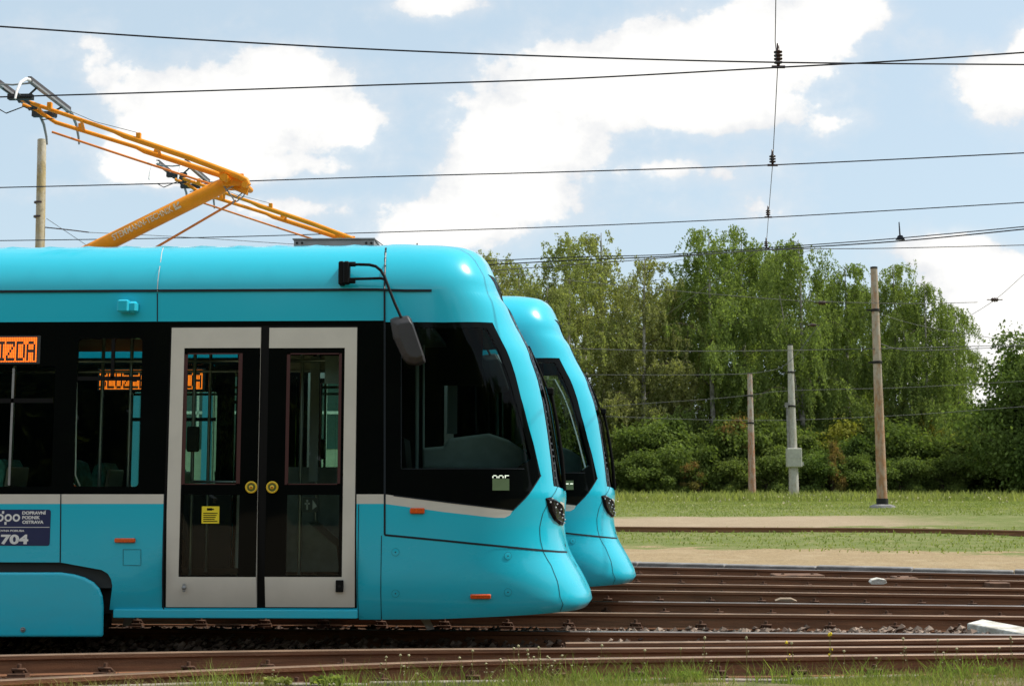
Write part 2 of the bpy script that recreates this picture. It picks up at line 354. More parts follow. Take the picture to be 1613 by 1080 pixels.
# ---------------------------------------------------------------- rails
RP = [(-.065,-.165),(.065,-.165),(.065,-.153),(.012,-.138),(.010,-.045),(.036,-.034),(.036,-.006),(.028,0),(-.028,0),(-.036,-.006),(-.036,-.034),(-.010,-.045),(-.012,-.138),(-.065,-.153)]
def clip_mb():
    m = MB(); m.box((-.08,-.17,-.178),(.08,.17,-.160))
    for s in (-1, 1):
        m.box((-.07, s*.05, -.165), (.07, s*.15, -.135), 0); m.box((-.03, s*.06, -.135), (.03, s*.10, -.10), 0); m.tube([(0,s*.085,-.135),(0,s*.085,-.065)], .017, 6)
        m.tube([(-.05,s*.06,-.13),(-.05,s*.10,-.105),(.05,s*.10,-.105),(.05,s*.06,-.13)], .012, 5)
    return m
CLIP = None
def rail(pts, label, top=M_RTOP, step=.62, x0=-14, x1=16, clips=True, z=0.0, ph=0):
    """pts: picture points on the rail head; they give its line over the ground"""
    global CLIP
    q = [onZ(a, b, z) for a, b in pts]; xs = [p.x for p in q]; ys = [p.y for p in q]
    s0 = (ys[1]-ys[0])/(xs[1]-xs[0]); s1 = (ys[-1]-ys[-2])/(xs[-1]-xs[-2])
    def fy(x):
        if x < xs[0]: return ys[0] + s0*(x-xs[0])
        if x > xs[-1]: return ys[-1] + s1*(x-xs[-1])
        # smooth through the points
        return float(np.interp(x, xs, ys))
    N = 60; X_ = np.linspace(x0, x1, N); Y_ = np.array([fy(x) for x in X_]); Y_ = np.convolve(np.pad(Y_, 3, 'reflect', reflect_type='odd'), np.ones(7)/7, 'valid')
    r = empty('rail', (float(X_[N//2]), float(Y_[N//2]), z)); tag(r, label, 'rail', 'steel rails of the depot tracks')
    ox, oy = X_[N//2], Y_[N//2]; m = MB(); vs = []; 
    for i in range(N):
        dx = X_[min(i+1,N-1)]-X_[max(i-1,0)]; dy = Y_[min(i+1,N-1)]-Y_[max(i-1,0)]; L_ = math.hypot(dx, dy); nx, ny = -dy/L_, dx/L_
        for (a, b) in RP: vs.append((X_[i]-ox+nx*a, Y_[i]-oy+ny*a, b))
    k = len(RP); fs = []; mi = []
    for i in range(N-1):
        for j in range(k): fs.append((i*k+j, (i+1)*k+j, (i+1)*k+(j+1)%k, i*k+(j+1)%k)); mi.append(1 if j in (6,7,8) else 0)
    m.v = vs; m.f = fs; m.mi = mi; m.sm = [False]*len(fs); m.add([vs[j] for j in range(k)], [tuple(range(k))]); m.add(vs[-k:], [tuple(range(k))])
    m.build('rail_profile', [M_RAIL, top], r)
    if clips:
        n = 0; x = -6.0 + ph
        while x < 9 and n < 40:
            y = float(np.interp(x, X_, Y_))
            if CLIP is None: CLIP = c = clip_mb().build('rail_clip', mat('rusty clip', (.11,.05,.026), .85, var=.4, vs=30), r)
            else: c = CLIP.copy(); COL.objects.link(c); c.parent = r
            c.location = (x-ox, y-oy, random.uniform(-.004,.004)); c.rotation_euler = (0, 0, random.uniform(-.2,.2)); x += step*random.uniform(.95,1.05); n += 1
    return r
random.seed(3)
rail([(0,1070),(280,1057),(400,1048),(620,1040),(1100,1033),(1613,1028)], 'nearest rusty rail, running beside the grass verge', ph=.1)
rail([(0,1031),(280,1026),(400,1022),(1100,1019),(1613,1016)], 'second rusty rail back from the grass verge', ph=.3)
rail([(880,1011),(1200,1009),(1613,1004)], 'short rusty check rail between second rail and the white topped rail', x0=.45, clips=False)
rail([(0,988),(600,991),(1100,994.5),(1613,998.5)], 'pale topped rail directly under the front tram, near side', M_RTOPG, ph=.2)
rail([(0,958),(600,961),(1000,964.5),(1613,970)], 'rusty far rail of the front tram track, behind the stony strip', step=.66, ph=.0)
rail([(600,943),(950,946),(1613,953.5)], 'pale topped near rail of the rear tram track', M_RTOPG, ph=.25)
rail([(600,926),(950,928.5),(1613,937)], 'rusty far rail of the rear tram track', ph=.4)
rail([(700,914.5),(1010,918),(1613,926)], 'thin rusty rail just past the rear tram track, third from the kerb', ph=.1)
rail([(700,900.5),(1010,904),(1613,914)], 'thin rusty rail second from the concrete kerb', ph=.5)
rail([(700,888),(1010,891.5),(1613,904)], 'thin pale topped rail closest to the concrete kerb', M_RTOPG, ph=.2)
rail([(700,826),(1000,829),(1450,831),(1613,835)], 'distant dark rail crossing the grass beyond the dirt strip', x0=-25, x1=11.5, clips=False, z=.345)
# crossing blocks between the far rails
for (a, b, l) in (((1215,903),(1300,905.5), 'flat rusty switch plate between far rails, left one'), ((1405,907),(1440,908), 'flat rusty switch plate between far rails, middle one'), ((1545,914.5),(1585,916), 'flat rusty switch plate between far rails, right one')):
    p, q = onZ(*a, -.02), onZ(*b, -.02); m = MB(); m.box((p.x, p.y-.35, -.16), (q.x, p.y+.12, -.02), bev=.01)
    for sx in (.2,.8): m.tube([(p.x+(q.x-p.x)*sx, p.y-.15, -.03),(p.x+(q.x-p.x)*sx, p.y-.15, .0)], .025, 8)
    tag(m.build('switch_plate', mat('rust plate', (.17,.085,.045), .8, var=.4)), l, 'switch plate', 'rusty switch plates between far rails')
# concrete kerb
def kerb():
    r = empty('kerb', (2.2, 23.15, 0)); tag(r, 'long grey concrete kerb between dirt strip and tracks', 'kerb')
    ang = math.atan(-.41); k = 0; first = None; x = -24.
    while x < 22:
        m = MB()
        if first is None: m.box((.005,-.16,-.19),(1.49,.16,.035), bev=.014); first = o = m.build('kerb_stone', M_KERB, r)
        else: o = first.copy(); COL.objects.link(o); o.parent = r
        o.location = (math.cos(ang)*x, math.sin(ang)*x, random.uniform(-.012,.008)); o.rotation_euler = (0,0,ang + random.uniform(-.004,.004)); x += 1.5
kerb()
def edging():
    m = MB(); x = -9.
    while x < 8:
        L_ = 1.0; y0, y1 = float(yv(x)) , float(yv(x+L_)); a = math.atan2(y1-y0, L_)
        M_ = Matrix.Translation((x, y0+.02, -.0)) @ Matrix.Rotation(a + random.uniform(-.015,.015), 4, 'Z') @ Matrix.Rotation(random.uniform(-.01,.01), 4, 'Y')
        m.box((0,-.03,-.2),(.985,.03,-.062+random.uniform(-.012,.01)), M=M_, bev=.006); x += L_
    tag(m.build('path_edging', mat('edging concrete', (.36,.31,.25), .9, var=.4, bump=.5)), 'low weathered concrete edging along front of the grass verge', 'edging')
edging()
# stones of the ballast
def stones(name, n, fx, size, m, label, seed):
    rng = np.random.default_rng(seed); base = np.array([(1,0,0),(-1,0,0),(0,1,0),(0,-1,0),(0,0,1),(0,0,-1)], float)
    F = np.array([(0,2,4),(2,1,4),(1,3,4),(3,0,4),(2,0,5),(1,2,5),(3,1,5),(0,3,5)])
    c = fx(rng, n); V_ = base[None]*rng.uniform(.55,1.15,(n,6,1))*rng.uniform(*size,(n,1,1))*np.array([1.2,1,.75]); a = rng.uniform(0,6.28,n); ca_, sa_ = np.cos(a)[:,None], np.sin(a)[:,None]
    x = V_[:,:,0]*ca_ - V_[:,:,1]*sa_ ; y = V_[:,:,0]*sa_ + V_[:,:,1]*ca_; V_ = np.stack([x, y, V_[:,:,2]+x*.3], -1) + c[:,None,:]
    f = (F[None] + (np.arange(n)*6)[:,None,None]).reshape(-1,3)
    me = bpy.data.meshes.new(name); me.from_pydata(V_.reshape(-1,3).tolist(), [], f.tolist()); me.materials.append(m); me.update()
    o = bpy.data.objects.new(name, me); COL.objects.link(o); tag(o, label, 'ballast', kind='stuff')
def stm(name, a, b):
    m = bpy.data.materials.new(name); m.use_nodes = True; t = NT(m.node_tree); bb = t.n['Principled BSDF']; bb.inputs['Roughness'].default_value = .9
    ge = t.n.new('ShaderNodeNewGeometry'); t.l.new(t.mix(ge.outputs['Random Per Island'], a, b), bb.inputs['Base Color']); return m
M_ST = stm('ballast stone', (.34,.25,.19), (.07,.042,.03))
def f1(rng, n):
    x = rng.uniform(-6, 6, n); y = rng.uniform(12.2, 13.4, n); return np.stack([x, y, np.full(n, -.165)+rng.uniform(0,1,n)**2*.10], -1)
def f2(rng, n):
    x = rng.uniform(-6, 12, n); y = rng.uniform(9.7, 23, n); k = y < yk(x)-.3; y = np.where(k, y, 12.); return np.stack([x, y, np.full(n, -.175)+rng.uniform(0,.02,n)], -1)
stones('ballast_stones', 5200, f1, (.022,.055), M_ST, 'brown ballast stones strewn between the rails under the front tram', 1)
stones('ballast_gravel', 16000, f2, (.012,.034), stm('dark ballast', (.10,.058,.04), (.03,.017,.012)), 'dark rusty gravel filling the wide track bed', 2)

# white blocks
def block(name, poly, y, depth, label, mt=None):
    p = [onY(a, b, y) for a, b in poly]; m = MB(); m.prism(p, (depth*.15, depth, 0)); o = m.build(name, mt or M_WSTONE)
    bv = o.modifiers.new('b', 'BEVEL'); bv.width = .006; bv.segments = 2; tag(o, label, 'concrete block', 'white painted track markers'); return o
def bigblock():
    m = MB(); top = [onZ(1523,979.5,.0), onZ(1547,974.2,.0), onZ(1650,993.5,.0), onZ(1622,997.3,.0)]; top[0].z -= .008; top[3].z -= .008
    bot = [Vector((v.x, v.y, -.19)) for v in top]
    m.add(top+bot, [(0,1,2,3),(7,6,5,4),(0,3,7,4),(1,0,4,5),(2,1,5,6),(3,2,6,7)])
    o = m.build('marker_block', M_WSTONE); bv = o.modifiers.new('b', 'BEVEL'); bv.width = .012; bv.segments = 2
    tag(o, 'long whitewashed concrete block lying beside the rail at the right', 'concrete block', 'white painted track markers')
bigblock()
block('marker_block', [(1371,917),(1374,913),(1384,910.5),(1396,913),(1397,918),(1392,920),(1373,920)], 18.4, .25, 'small peaked white block between the far rails')
block('marker_block', [(1104,832),(1108,829.5),(1116,830),(1118,833),(1104,834)], 36, .3, 'tiny white stone beside the distant rail in the grass')
block('flat_stone', [(1221,946),(1230,942.5),(1247,942.5),(1256,946.5),(1240,948)], 16.2, .2, 'flat tan stone lying between rails of the rear track', mat('tan stone', (.30,.22,.15), .9, var=.3))

# ---------------------------------------------------------------- the tram
THETA = rad(2.0)
D1 = 11.5
ct, st_ = math.cos(THETA), math.sin(THETA)
W = 1.25
p600 = onY(606, 700, D1)
# root such that local (0,-W,0) sits at p600
ROOT = Vector((p600.x + (-W)*0 - (-W)*(st_)*1.0, D1 + W*ct, 0))
def l2w(p): x, y, z = p[..., 0], p[..., 1], p[..., 2]; return np.stack([ROOT.x + ct*x + st_*y, ROOT.y - st_*x + ct*y, z], -1)
ROOT = Vector((p600.x + W*st_, D1 + W*ct, 0))
def proj(p):
    q = l2w(np.asarray(p, float)); X_, Y_, Z_ = q[..., 0], q[..., 1], q[..., 2] - CAMH
    dep = ca*Y_ + sa*Z_; up = -sa*Y_ + ca*Z_; return np.stack([CX + FPX*X_/dep, CY - FPX*up/dep], -1)
def LP(px, py, yl):                       # picture ray meets the tram's own plane y = yl  -> local point
    d = ray(px, py); o = np.array([0 - ROOT.x, 0 - ROOT.y, CAMH])
    dl = np.array([ct*d[0] - st_*d[1], st_*d[0] + ct*d[1], d[2]]); ol = np.array([ct*o[0] - st_*o[1], st_*o[0] + ct*o[1], o[2]])
    t = (yl - ol[1])/dl[1]; return Vector(ol + dl*t)
zc = LP(300, 459, -W).z; hf = .488; dfair = .55; vtop = zc + hf; xs_ = .12; L = 2.35; NEXP = 3.7
aa = np.linspace(0, math.pi/2, 4000); ex, ey = np.sin(aa)**(2/NEXP)*1.45, np.cos(aa)**(2/NEXP)*1.25
arc = np.concatenate([[0], np.cumsum(np.hypot(np.diff(ex), np.diff(ey)))]); TAB = arc/arc[-1]; TX, TY = ex/1.45, ey/1.25
sil = [(933,950),(935,945),(933,935),(921,910),(906,885),(897,868),(891.5,847),(889,825),(891,800),(892,789),(893,778),(889,765),(882,720),(876,681),(870,642),(859,600),(846,565),(822,526),(806,490),(794,465)]
pv, pxx = [], []
for a, b in sil:
    q = LP(a, b, -.35); pv.append(q.z); pxx.append(q.x)
for a, b, fr in ((784,448,.14),(779,436,.30),(773,423,.46),(765,411,.62),(754,402,.78),(737,394,.91),(712,389,1.0)):
    q = LP(a, b, -.55); pv.append(zc + hf*fr); pxx.append(q.x)
pv = [.18,.24,.275] + pv; pxx = [pxx[0]-.13, pxx[0]-.035, pxx[0]-.0] + pxx
o_ = np.argsort(pv); PV = np.array(pv)[o_]; PX_ = np.array(pxx)[o_]
fine = np.linspace(PV[0], PV[-1], 400); ff = np.interp(fine, PV, PX_); ker = np.hanning(19)[1:-1]; ker /= ker.sum(); ff = np.convolve(np.pad(ff, 8, 'reflect', reflect_type='odd'), ker, 'valid')
def R(S, v):
    S = np.asarray(S, float); v = np.asarray(v, float)
    phi = np.clip((v - zc)/hf, 0, 1)*math.pi/2
    low = np.clip((.62 - v)/.4, 0, 1.2); fl = np.clip((v-.62)/.6, 0, 1)
    ww = W - .075*low**2.2 - dfair*(1 - np.cos(phi))
    z = np.where(v < zc, v, zc + hf*np.sin(phi)); xf = np.interp(v, fine, ff)
    q = np.clip((S - xs_)/L, 0, 1); fx = np.interp(q, TAB, TX); fy = np.interp(q, TAB, TY)
    x = np.where(S < xs_, S, xs_ + (xf - xs_)*fx); y = -ww*np.where(S < xs_, 1., fy)
    return np.stack([x, y, z], -1)
def NRM(S, v):
    S = np.asarray(S, float); v = np.asarray(v, float); e = 2e-3; a = R(np.minimum(S+e, xs_+L), v) - R(np.asarray(S)-e, v); b = R(S, np.minimum(np.asarray(v)+e, vtop)) - R(S, np.asarray(v)-e)
    n = np.cross(a, b); ln = np.linalg.norm(n, axis=-1, keepdims=True); ln[ln < 1e-12] = 1; return n/ln
gS, gV = np.meshgrid(np.linspace(-12, xs_+L*.93, 700), np.linspace(.0, vtop, 220)); gP = proj(R(gS, gV))
def inv(px, py):
    d = ((gP - np.array([px, py]))**2).sum(-1); i = np.unravel_index(np.argmin(d), d.shape); s, v = gS[i], gV[i]; best = (d[i], s, v)
    for _ in range(15):
        e = 1e-3; p0 = proj(R(s, v)); J = np.array([(proj(R(s+e, v))-p0)/e, (proj(R(s, v+e))-p0)/e]).T
        try: dl = np.linalg.solve(J, np.array([px, py]) - p0)
        except Exception: break
        dl = np.clip(dl, -.05, .05); s = min(max(s+dl[0], -13), xs_+L*.95); v = min(max(v+dl[1], .0), vtop)
        er = ((proj(R(s, v)) - np.array([px, py]))**2).sum()
        if er < best[0]: best = (er, s, v)
    return (float(best[1]), float(best[2]))
def PXL(l): return [inv(a, b) if a > -5000 else b for a, b in l]
def RAWP(s, v): return (-9999, (s, v))
def dens(poly, closed=True, h=.05, force=False):
    out = []; n = len(poly)
    for i in range(n if closed else n-1):
        a, b = poly[i], poly[(i+1) % n]; L_ = math.hypot(a[0]-b[0], a[1]-b[1])
        hh = h if force or max(a[0], b[0]) > xs_-.05 or max(a[1], b[1]) > zc-.01 else .6
        k = max(1, int(L_/hh))
        for j in range(k): out.append((a[0]+(b[0]-a[0])*j/k, a[1]+(b[1]-a[1])*j/k))
    if not closed: out.append(poly[-1])
    return out
def rpoly(a, b, r=.03):   # rounded rect in (S,v)
    (x0,y0),(x1,y1) = a, b; o = []
    for cx, cy, a0 in ((x1-r,y1-r,0),(x0+r,y1-r,90),(x0+r,y0+r,180),(x1-r,y0+r,270)):
        for k in range(4): t = rad(a0+30*k); o.append((cx+r*math.cos(t), cy+r*math.sin(t)))
    return o
SL = -12.0; SE = xs_+L
v885 = inv(50,885)[1]; v960 = inv(300,960)[1]; v506 = inv(300,506)[1]; v778 = inv(300,778)[1]; v794 = inv(300,794)[1]
def sx(px, py=700): return inv(px, py)[0]
x177 = sx(177); x95 = sx(95,880)
outline = [(SL, v885)] + [(x95-3.35, v885), (x95, v885)] + PXL([(160,897),(170,903),(175,912),(177,922)]) + [(x177, v960), (sx(565), v960)] + PXL([(565,975),(601,975)]) + [(inv(601,975)[0]+.45, inv(601,975)[1]+.005),(1.0,inv(601,975)[1]+.03),(1.35,inv(601,975)[1]+.045),(SE,.25),(SE,vtop),(SL,vtop)]
band = [(SL, v778),(SL, v506),(sx(604,506), v506)] + PXL([(606,507),(700,507.5),(776,508),(792,540),(806,572),(821,627),(833,672),(841,700),(852,748),(808,803),(620,780),(606,778)])
stripe = [(SL, v794),(SL, v778)] + PXL([(606,778),(620,780),(808,803),(803,811),(795,815),(780,815),(700,806),(606,793)])
wsh = PXL([(768,432),(785,462),(803,495),(819,526),(835,565),(847,600),(856,642),(862,681),(867,720),(872,765)])
wv_t = wsh[0][1]; wv_b = wsh[-1][1]-.02
shield = wsh + [(SE, wv_b-.06),(SE, wv_t+.02)]
dx0, dx1 = sx(265), sx(562)
door_gap = [(sx(259),inv(300,957)[1]),(sx(263),inv(300,513)[1]),(sx(563,520),inv(300,513)[1]),(sx(562,950),inv(300,957)[1])]
def q4(x0t,x1t,x0b,x1b,yt,yb): return PXL([(x0b,yb),(x0t,yt),(x1t,yt),(x1b,yb)])
def rect(x0,x1,yt,yb):
    a = inv((x0), (yt+yb)/2)[0]; b = inv(x1, (yt+yb)/2)[0]; return [(a, inv((x0+x1)/2,yb)[1]),(a, inv((x0+x1)/2,yt)[1]),(b, inv((x0+x1)/2,yt)[1]),(b, inv((x0+x1)/2,yb)[1])]
def rr(x0,x1,yt,yb,r=.03):
    q = rect(x0,x1,yt,yb); return rpoly(q[0], q[2], r)
leafA = rect(265,407,516,955); leafB = rect(420.5,560,516,955)
gA = rect(286,407,548,908); gB = rect(420.5,541,548,908)
paneA1 = rect(290,377,557,762); paneA2 = rect(287,376,779,905); paneB1 = rect(453,535,557,762); paneB2 = rect(451,534,779,905)
winB = rr(119,221,533,766); winA = rr(-86,84,576,766)
cabw = PXL([(630,517),(767,517),(786,553),(800,589),(812,630),(823,668),(831,700),(837,722),(812,738),(632,738)])
disp = rect(-150,65,529,572)
winC = [(s-1.55, v) for s, v in winB]; wA = winA
extra = [rpoly((-5.9-k*1.6,winA[8][1]),(-4.6-k*1.6+.1,winB[1][1]), .03) for k in range(1,4)]
regions = [('paneA1',paneA1),('paneA2',paneA2),('paneB1',paneB1),('paneB2',paneB2),('doorglassA',gA),('doorglassB',gB),('leafA',leafA),('leafB',leafB),('rubber',door_gap),
           ('cab',cabw),('winB',winB),('winA',winA)] + [('win%d'%i, p) for i, p in enumerate(extra)] + [('shield',shield),('band',band),('stripe',stripe)]
def pip(p, poly):
    x, y = p; c = False; n = len(poly); j = n-1
    for i in range(n):
        xi, yi = poly[i]; xj, yj = poly[j]
        if (yi > y) != (yj > y) and x < (xj-xi)*(y-yi)/(yj-yi)+xi: c = not c
        j = i
    return c
pts = []; edges = []
def addpoly(poly):
    q = dens(poly); b = len(pts); pts.extend([Vector(p) for p in q]); n = len(q); edges.extend([(b+i, b+(i+1) % n) for i in range(n)])
for _, p in regions: addpoly(p)
addpoly(outline)
for v in list(np.arange(.22, zc, .075)) + [zc] + [zc + hf*k/9 for k in range(1, 9)]:
    for S in list(np.arange(xs_-.02, SE, .05)): pts.append(Vector((S, v)))
for v in [zc] + [zc + hf*k/9 for k in range(1, 9)]:
    for S in np.arange(SL+.1, xs_-.05, .35): pts.append(Vector((S, v)))
for v in np.arange(.22, .66, .05):
    for S in np.arange(-4, xs_-.05, .3): pts.append(Vector((S, v)))
# the crease as a constraint
b0 = len(pts); cr = dens([(SL, zc),(SE, zc)], False); pts.extend([Vector(p) for p in cr]); edges.extend([(b0+i, b0+i+1) for i in range(len(cr)-1)])
res = geometry.delaunay_2d_cdt(pts, edges, [], 0, 1e-5)
cv, cf = [(p[0], p[1]) for p in res[0]], [tuple(f) for f in res[2]]
cls = {}
for f in cf:
    c = (sum(cv[i][0] for i in f)/3, sum(cv[i][1] for i in f)/3)
    if not pip(c, outline): continue
    key = 'body'
    for nme, poly in regions:
        if pip(c, poly): key = nme; break
    if key == 'body' and c[1] > zc: key = 'fair'
    cls.setdefault(key, []).append(f)
CV = np.array(cv)
def sheet(name, tris, mats, parent, out=0.0, th=.0, sides=(1,), mi_of=None, taper=False):
    """trims of the tram skin as a solid sheet, near side (1) and/or mirrored far side (-1)"""
    used = sorted({i for f in tris for i in f}); idx = {u: k for k, u in enumerate(used)}
    if taper: out = out*np.clip(1-(CV[used,0]-xs_)/.35, 0, 1)[:,None]
    P0 = R(CV[used,0], CV[used,1]); N0 = NRM(CV[used,0], CV[used,1]); vs, fs, nn, mi = [], [], [], []
    # outward: NRM should face -y / +x
    flip = np.where((N0[:,1] > 1e-6) | ((np.abs(N0[:,1]) < 1e-6) & (N0[:,0] < 0)), -1., 1.); N0 = N0*flip[:,None]
    bcount = {}
    for f in tris:
        for a, b in ((f[0],f[1]),(f[1],f[2]),(f[2],f[0])): bcount.setdefault(frozenset((a,b)), []).append((a,b))
    for sgn in sides:
        mul = np.array([1, sgn, 1]); A = (P0 + N0*out)*mul; Nn = N0*mul; base = len(vs); vs += A.tolist(); nn += Nn.tolist()
        for k, f in enumerate(tris):
            g = [idx[i] for i in f]; n = np.cross(A[g[1]]-A[g[0]], A[g[2]]-A[g[0]])
            if np.dot(n, Nn[g[0]]+Nn[g[1]]+Nn[g[2]]) < 0: g = g[::-1]
            fs.append(tuple(base+i for i in g)); mi.append(mi_of[k] if mi_of else 0)
        if th:
            Bk = (P0 + N0*(out-th))*mul
            for key, l in bcount.items():
                if len(l) != 1: continue
                a, b = idx[l[0][0]], idx[l[0][1]]
                if abs(P0[a][1]) < .004 and abs(P0[b][1]) < .004: continue
                q = [A[a], A[b], Bk[b], Bk[a]]; n = np.cross(q[1]-q[0], q[2]-q[0]); ln = np.linalg.norm(n)
                if ln < 1e-12: continue
                bb = len(vs); vs += [x.tolist() for x in q]; nn += [(n/ln).tolist()]*4; fs.append((bb,bb+1,bb+2,bb+3)); mi.append(0)
    me = bpy.data.meshes.new(name); me.from_pydata(vs, [], fs)
    for m in (mats if isinstance(mats, (list,tuple)) else [mats]): me.materials.append(m)
    me.polygons.foreach_set('material_index', mi); me.polygons.foreach_set('use_smooth', [True]*len(fs)); me.update()
    me.normals_split_custom_set_from_vertices(nn)
    o = bpy.data.objects.new(name, me); COL.objects.link(o); o.parent = parent; return o

tram = empty('tram', ROOT, -THETA)
tag(tram, 'cyan tram in front with cream double doors and raised orange pantograph', 'tram', 'cyan trams parked side by side')
bt = cls['body'] + cls['stripe']
for s in (1,-1):
    sheet('body_side', bt, [M_CYAN, M_CREAM], tram, 0, .045, (s,), [0]*len(cls['body']) + [1]*len(cls['stripe']))
    sheet('roof_fairing', cls['fair'], M_CYAN, tram, .010, .05, (s,), taper=True)
    sheet('window_band', cls['band'], M_BAND if s > 0 else M_PANE, tram, -.002, .03, (s,))
    sheet('windscreen', cls['shield'], M_SHIELD, tram, -.004, 0, (s,))
    sheet('door_seal', cls['rubber'], M_BLACK, tram, -.006, .03, (s,))
sheet('window', cls['cab'], M_CAB, tram, -.006, 0, (1,)); sheet('window', cls['cab'], M_CAB, tram, -.006, 0, (-1,))
wobs = {}
for k in ['winB','winA'] + ['win%d'%i for i in range(len(extra))]:
    for s in (1,-1): wobs[k,s] = sheet('window', cls[k], M_PANE, tram, -.008, 0, (s,))
for s in (1,-1):
    for nm, gl, ps in (('leafA','doorglassA',('paneA1','paneA2')),('leafB','doorglassB',('paneB1','paneB2'))):
        d = sheet('door_leaf', cls[nm], M_CREAM, tram, .008, .035, (s,))
        sheet('door_glazing', cls[gl], M_BAND if s > 0 else M_PANE, d, .003, .02, (s,))
        for p in ps: sheet('door_window', cls[p], M_PANE, d, .001, 0, (s,))
# roof top
rs = np.concatenate([np.arange(SL, xs_, .6), np.linspace(xs_, SE, 26)]); m = MB()
A = R(rs, np.full_like(rs, vtop)); m_v = []; m_f = []
for a in A: m_v += [tuple(a), (a[0]-.0, 0, a[2]+.02), (a[0], -a[1], a[2])]
for i in range(len(rs)-1): m_f += [(3*i,3*i+3,3*i+4,3*i+1),(3*i+1,3*i+4,3*i+5,3*i+2)]
m.add(m_v, m_f, 0, True); m.build('roof_panel', M_GREYMET, tram)
def strip(mb, line, wd=.007, out=.002, mi=0, dn=True):
    """thin band lying on the skin along a line of (S,v)"""
    q = dens(line, False, .05, True); Pq = R([a for a,_ in q],[b for _,b in q]); Nq = NRM([a for a,_ in q],[b for _,b in q])
    flip = np.where(Nq[:,1] > 0, -1., 1.); Nq *= flip[:,None]; vs = []
    for i in range(len(q)):
        t = Pq[min(i+1,len(q)-1)]-Pq[max(i-1,0)]; t = t/np.linalg.norm(t); c = np.cross(t, Nq[i]); c /= np.linalg.norm(c); p = Pq[i] + Nq[i]*out
        vs += [p + c*wd/2, p - c*wd/2]
    mb.add([tuple(v) for v in vs], [(2*i,2*i+1,2*i+3,2*i+2) for i in range(len(q)-1)], mi)
g = MB()
strip(g, [(SL, zc+.004),(xs_-.2, zc+.004)] + PXL([(640,458),(680,458)]), .022, .012)  # cantrail joint; strip also paints the shadow line under the fairing lip
for ln in ([(606,508),(606,450),(607,420),(608,392)], [(248,506),(248,462)], [(606,507),(606,600),(606,700),(606,842)],
           [(606,842),(700,851),(780,859),(840,865),(862,867),(880,868.5),(893,869)], [(96,778),(95,886)], [(601,843),(601,975)], [(855,867),(868,890),(878,915),(882,940),(882,962)],
           [(878,766),(866,785),(855,808),(850,830),(851,850),(855,866)], [(565,794),(565,975)], [(259,778),(258,960)], [(620,780),(700,790),(808,803),(820,791),(852,748)]):
    strip(g, PXL(ln), .017 if ln[0] == (606,842) or ln[0][0] == 606 else (.006 if ln[0][0] in (855,878,601,565) else .010), .0115 if ln[0] == (606,508) else .003)
strip(g, PXL([(194,865),(222,865),(222,890),(194,890),(194,865)]), .004)
strip(g, PXL([(632,510),(632,738),(826,738)]), .006, .001)
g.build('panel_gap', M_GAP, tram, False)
g = MB(); strip(g, PXL([(248.5,459),(251,430),(254,410),(257.5,392)]), .007, .0125); strip(g, PXL([(606.5,455),(607,430),(608.2,400)]), .007, .0145); g.build('roof_joint', mat('sealant', (.6,.6,.58), .6), tram, False)
# fasteners
def onskin(px, py, out=0):
    s, v = inv(px, py); p = R(s, v); n = NRM(s, v); n = n if n[1] < 0 else -n; return Vector(p + n*out), Vector(n)
def disc(mb, px, py, r, out, mi=0, n=20, r0=0, h=.0):
    p, nn = onskin(px, py, out); u = Vector((0,0,1)).cross(nn).normalized(); q = nn.cross(u)
    a = [p + (u*math.cos(6.2832*k/n)+q*math.sin(6.2832*k/n))*r for k in range(n)]
    if r0 == 0: mb.add(a, [tuple(range(n))], mi)
    else:
        b = [p + nn*h + (u*math.cos(6.2832*k/n)+q*math.sin(6.2832*k/n))*r0 for k in range(n)]
        mb.add(a+b, [(k,(k+1)%n,n+(k+1)%n,n+k) for k in range(n)], mi)
for (a, b) in ((623,869),(800,875),(623,934),(800,932),(906,888)):
    f = MB(); disc(f, a, b, .033, .002, 1, r0=.031, h=.0); disc(f, a, b, .006, .005, 1); disc(f, a, b, .031, .004, 0, r0=.006, h=.001); f.build('fastener', [M_CYAN, M_GAP], tram, False)
f = MB(); disc(f, 890, 858, .016, .003, 0); f.build('towing_cover', M_GAP, tram, False)
def marker(x0, x1, y0, y1, ang=0):
    a, n = onskin((x0+x1)/2, (y0+y1)/2, 0); L_ = (x1-x0)/FPX*D1; H_ = (y1-y0)/FPX*D1; q = n.to_track_quat('Y','Z').to_matrix().to_4x4()
    m = MB(); m.box((-L_/2,0,-H_/2),(L_/2,.022,H_/2), M=Matrix.Translation(a) @ q @ Matrix.Rotation(ang,4,'Y'), bev=.007); m.build('side_marker', M_ORANGE, tram)
marker(646,669,799.5,808.5); marker(741,773,934.5,942); marker(181,214,847,854)
# roofside camera box
a = LP(190,474,-W-.0); b = LP(219,496,-W); m = MB(); m.box((a.x,-W-.10,b.z+.015),(a.x+.1,-W+.01,a.z), bev=.012); m.box((a.x+.08,-W-.07,b.z+.012),(b.x,-W+.01,a.z-.01), bev=.02); m.build('camera_housing', M_CYAN, tram)
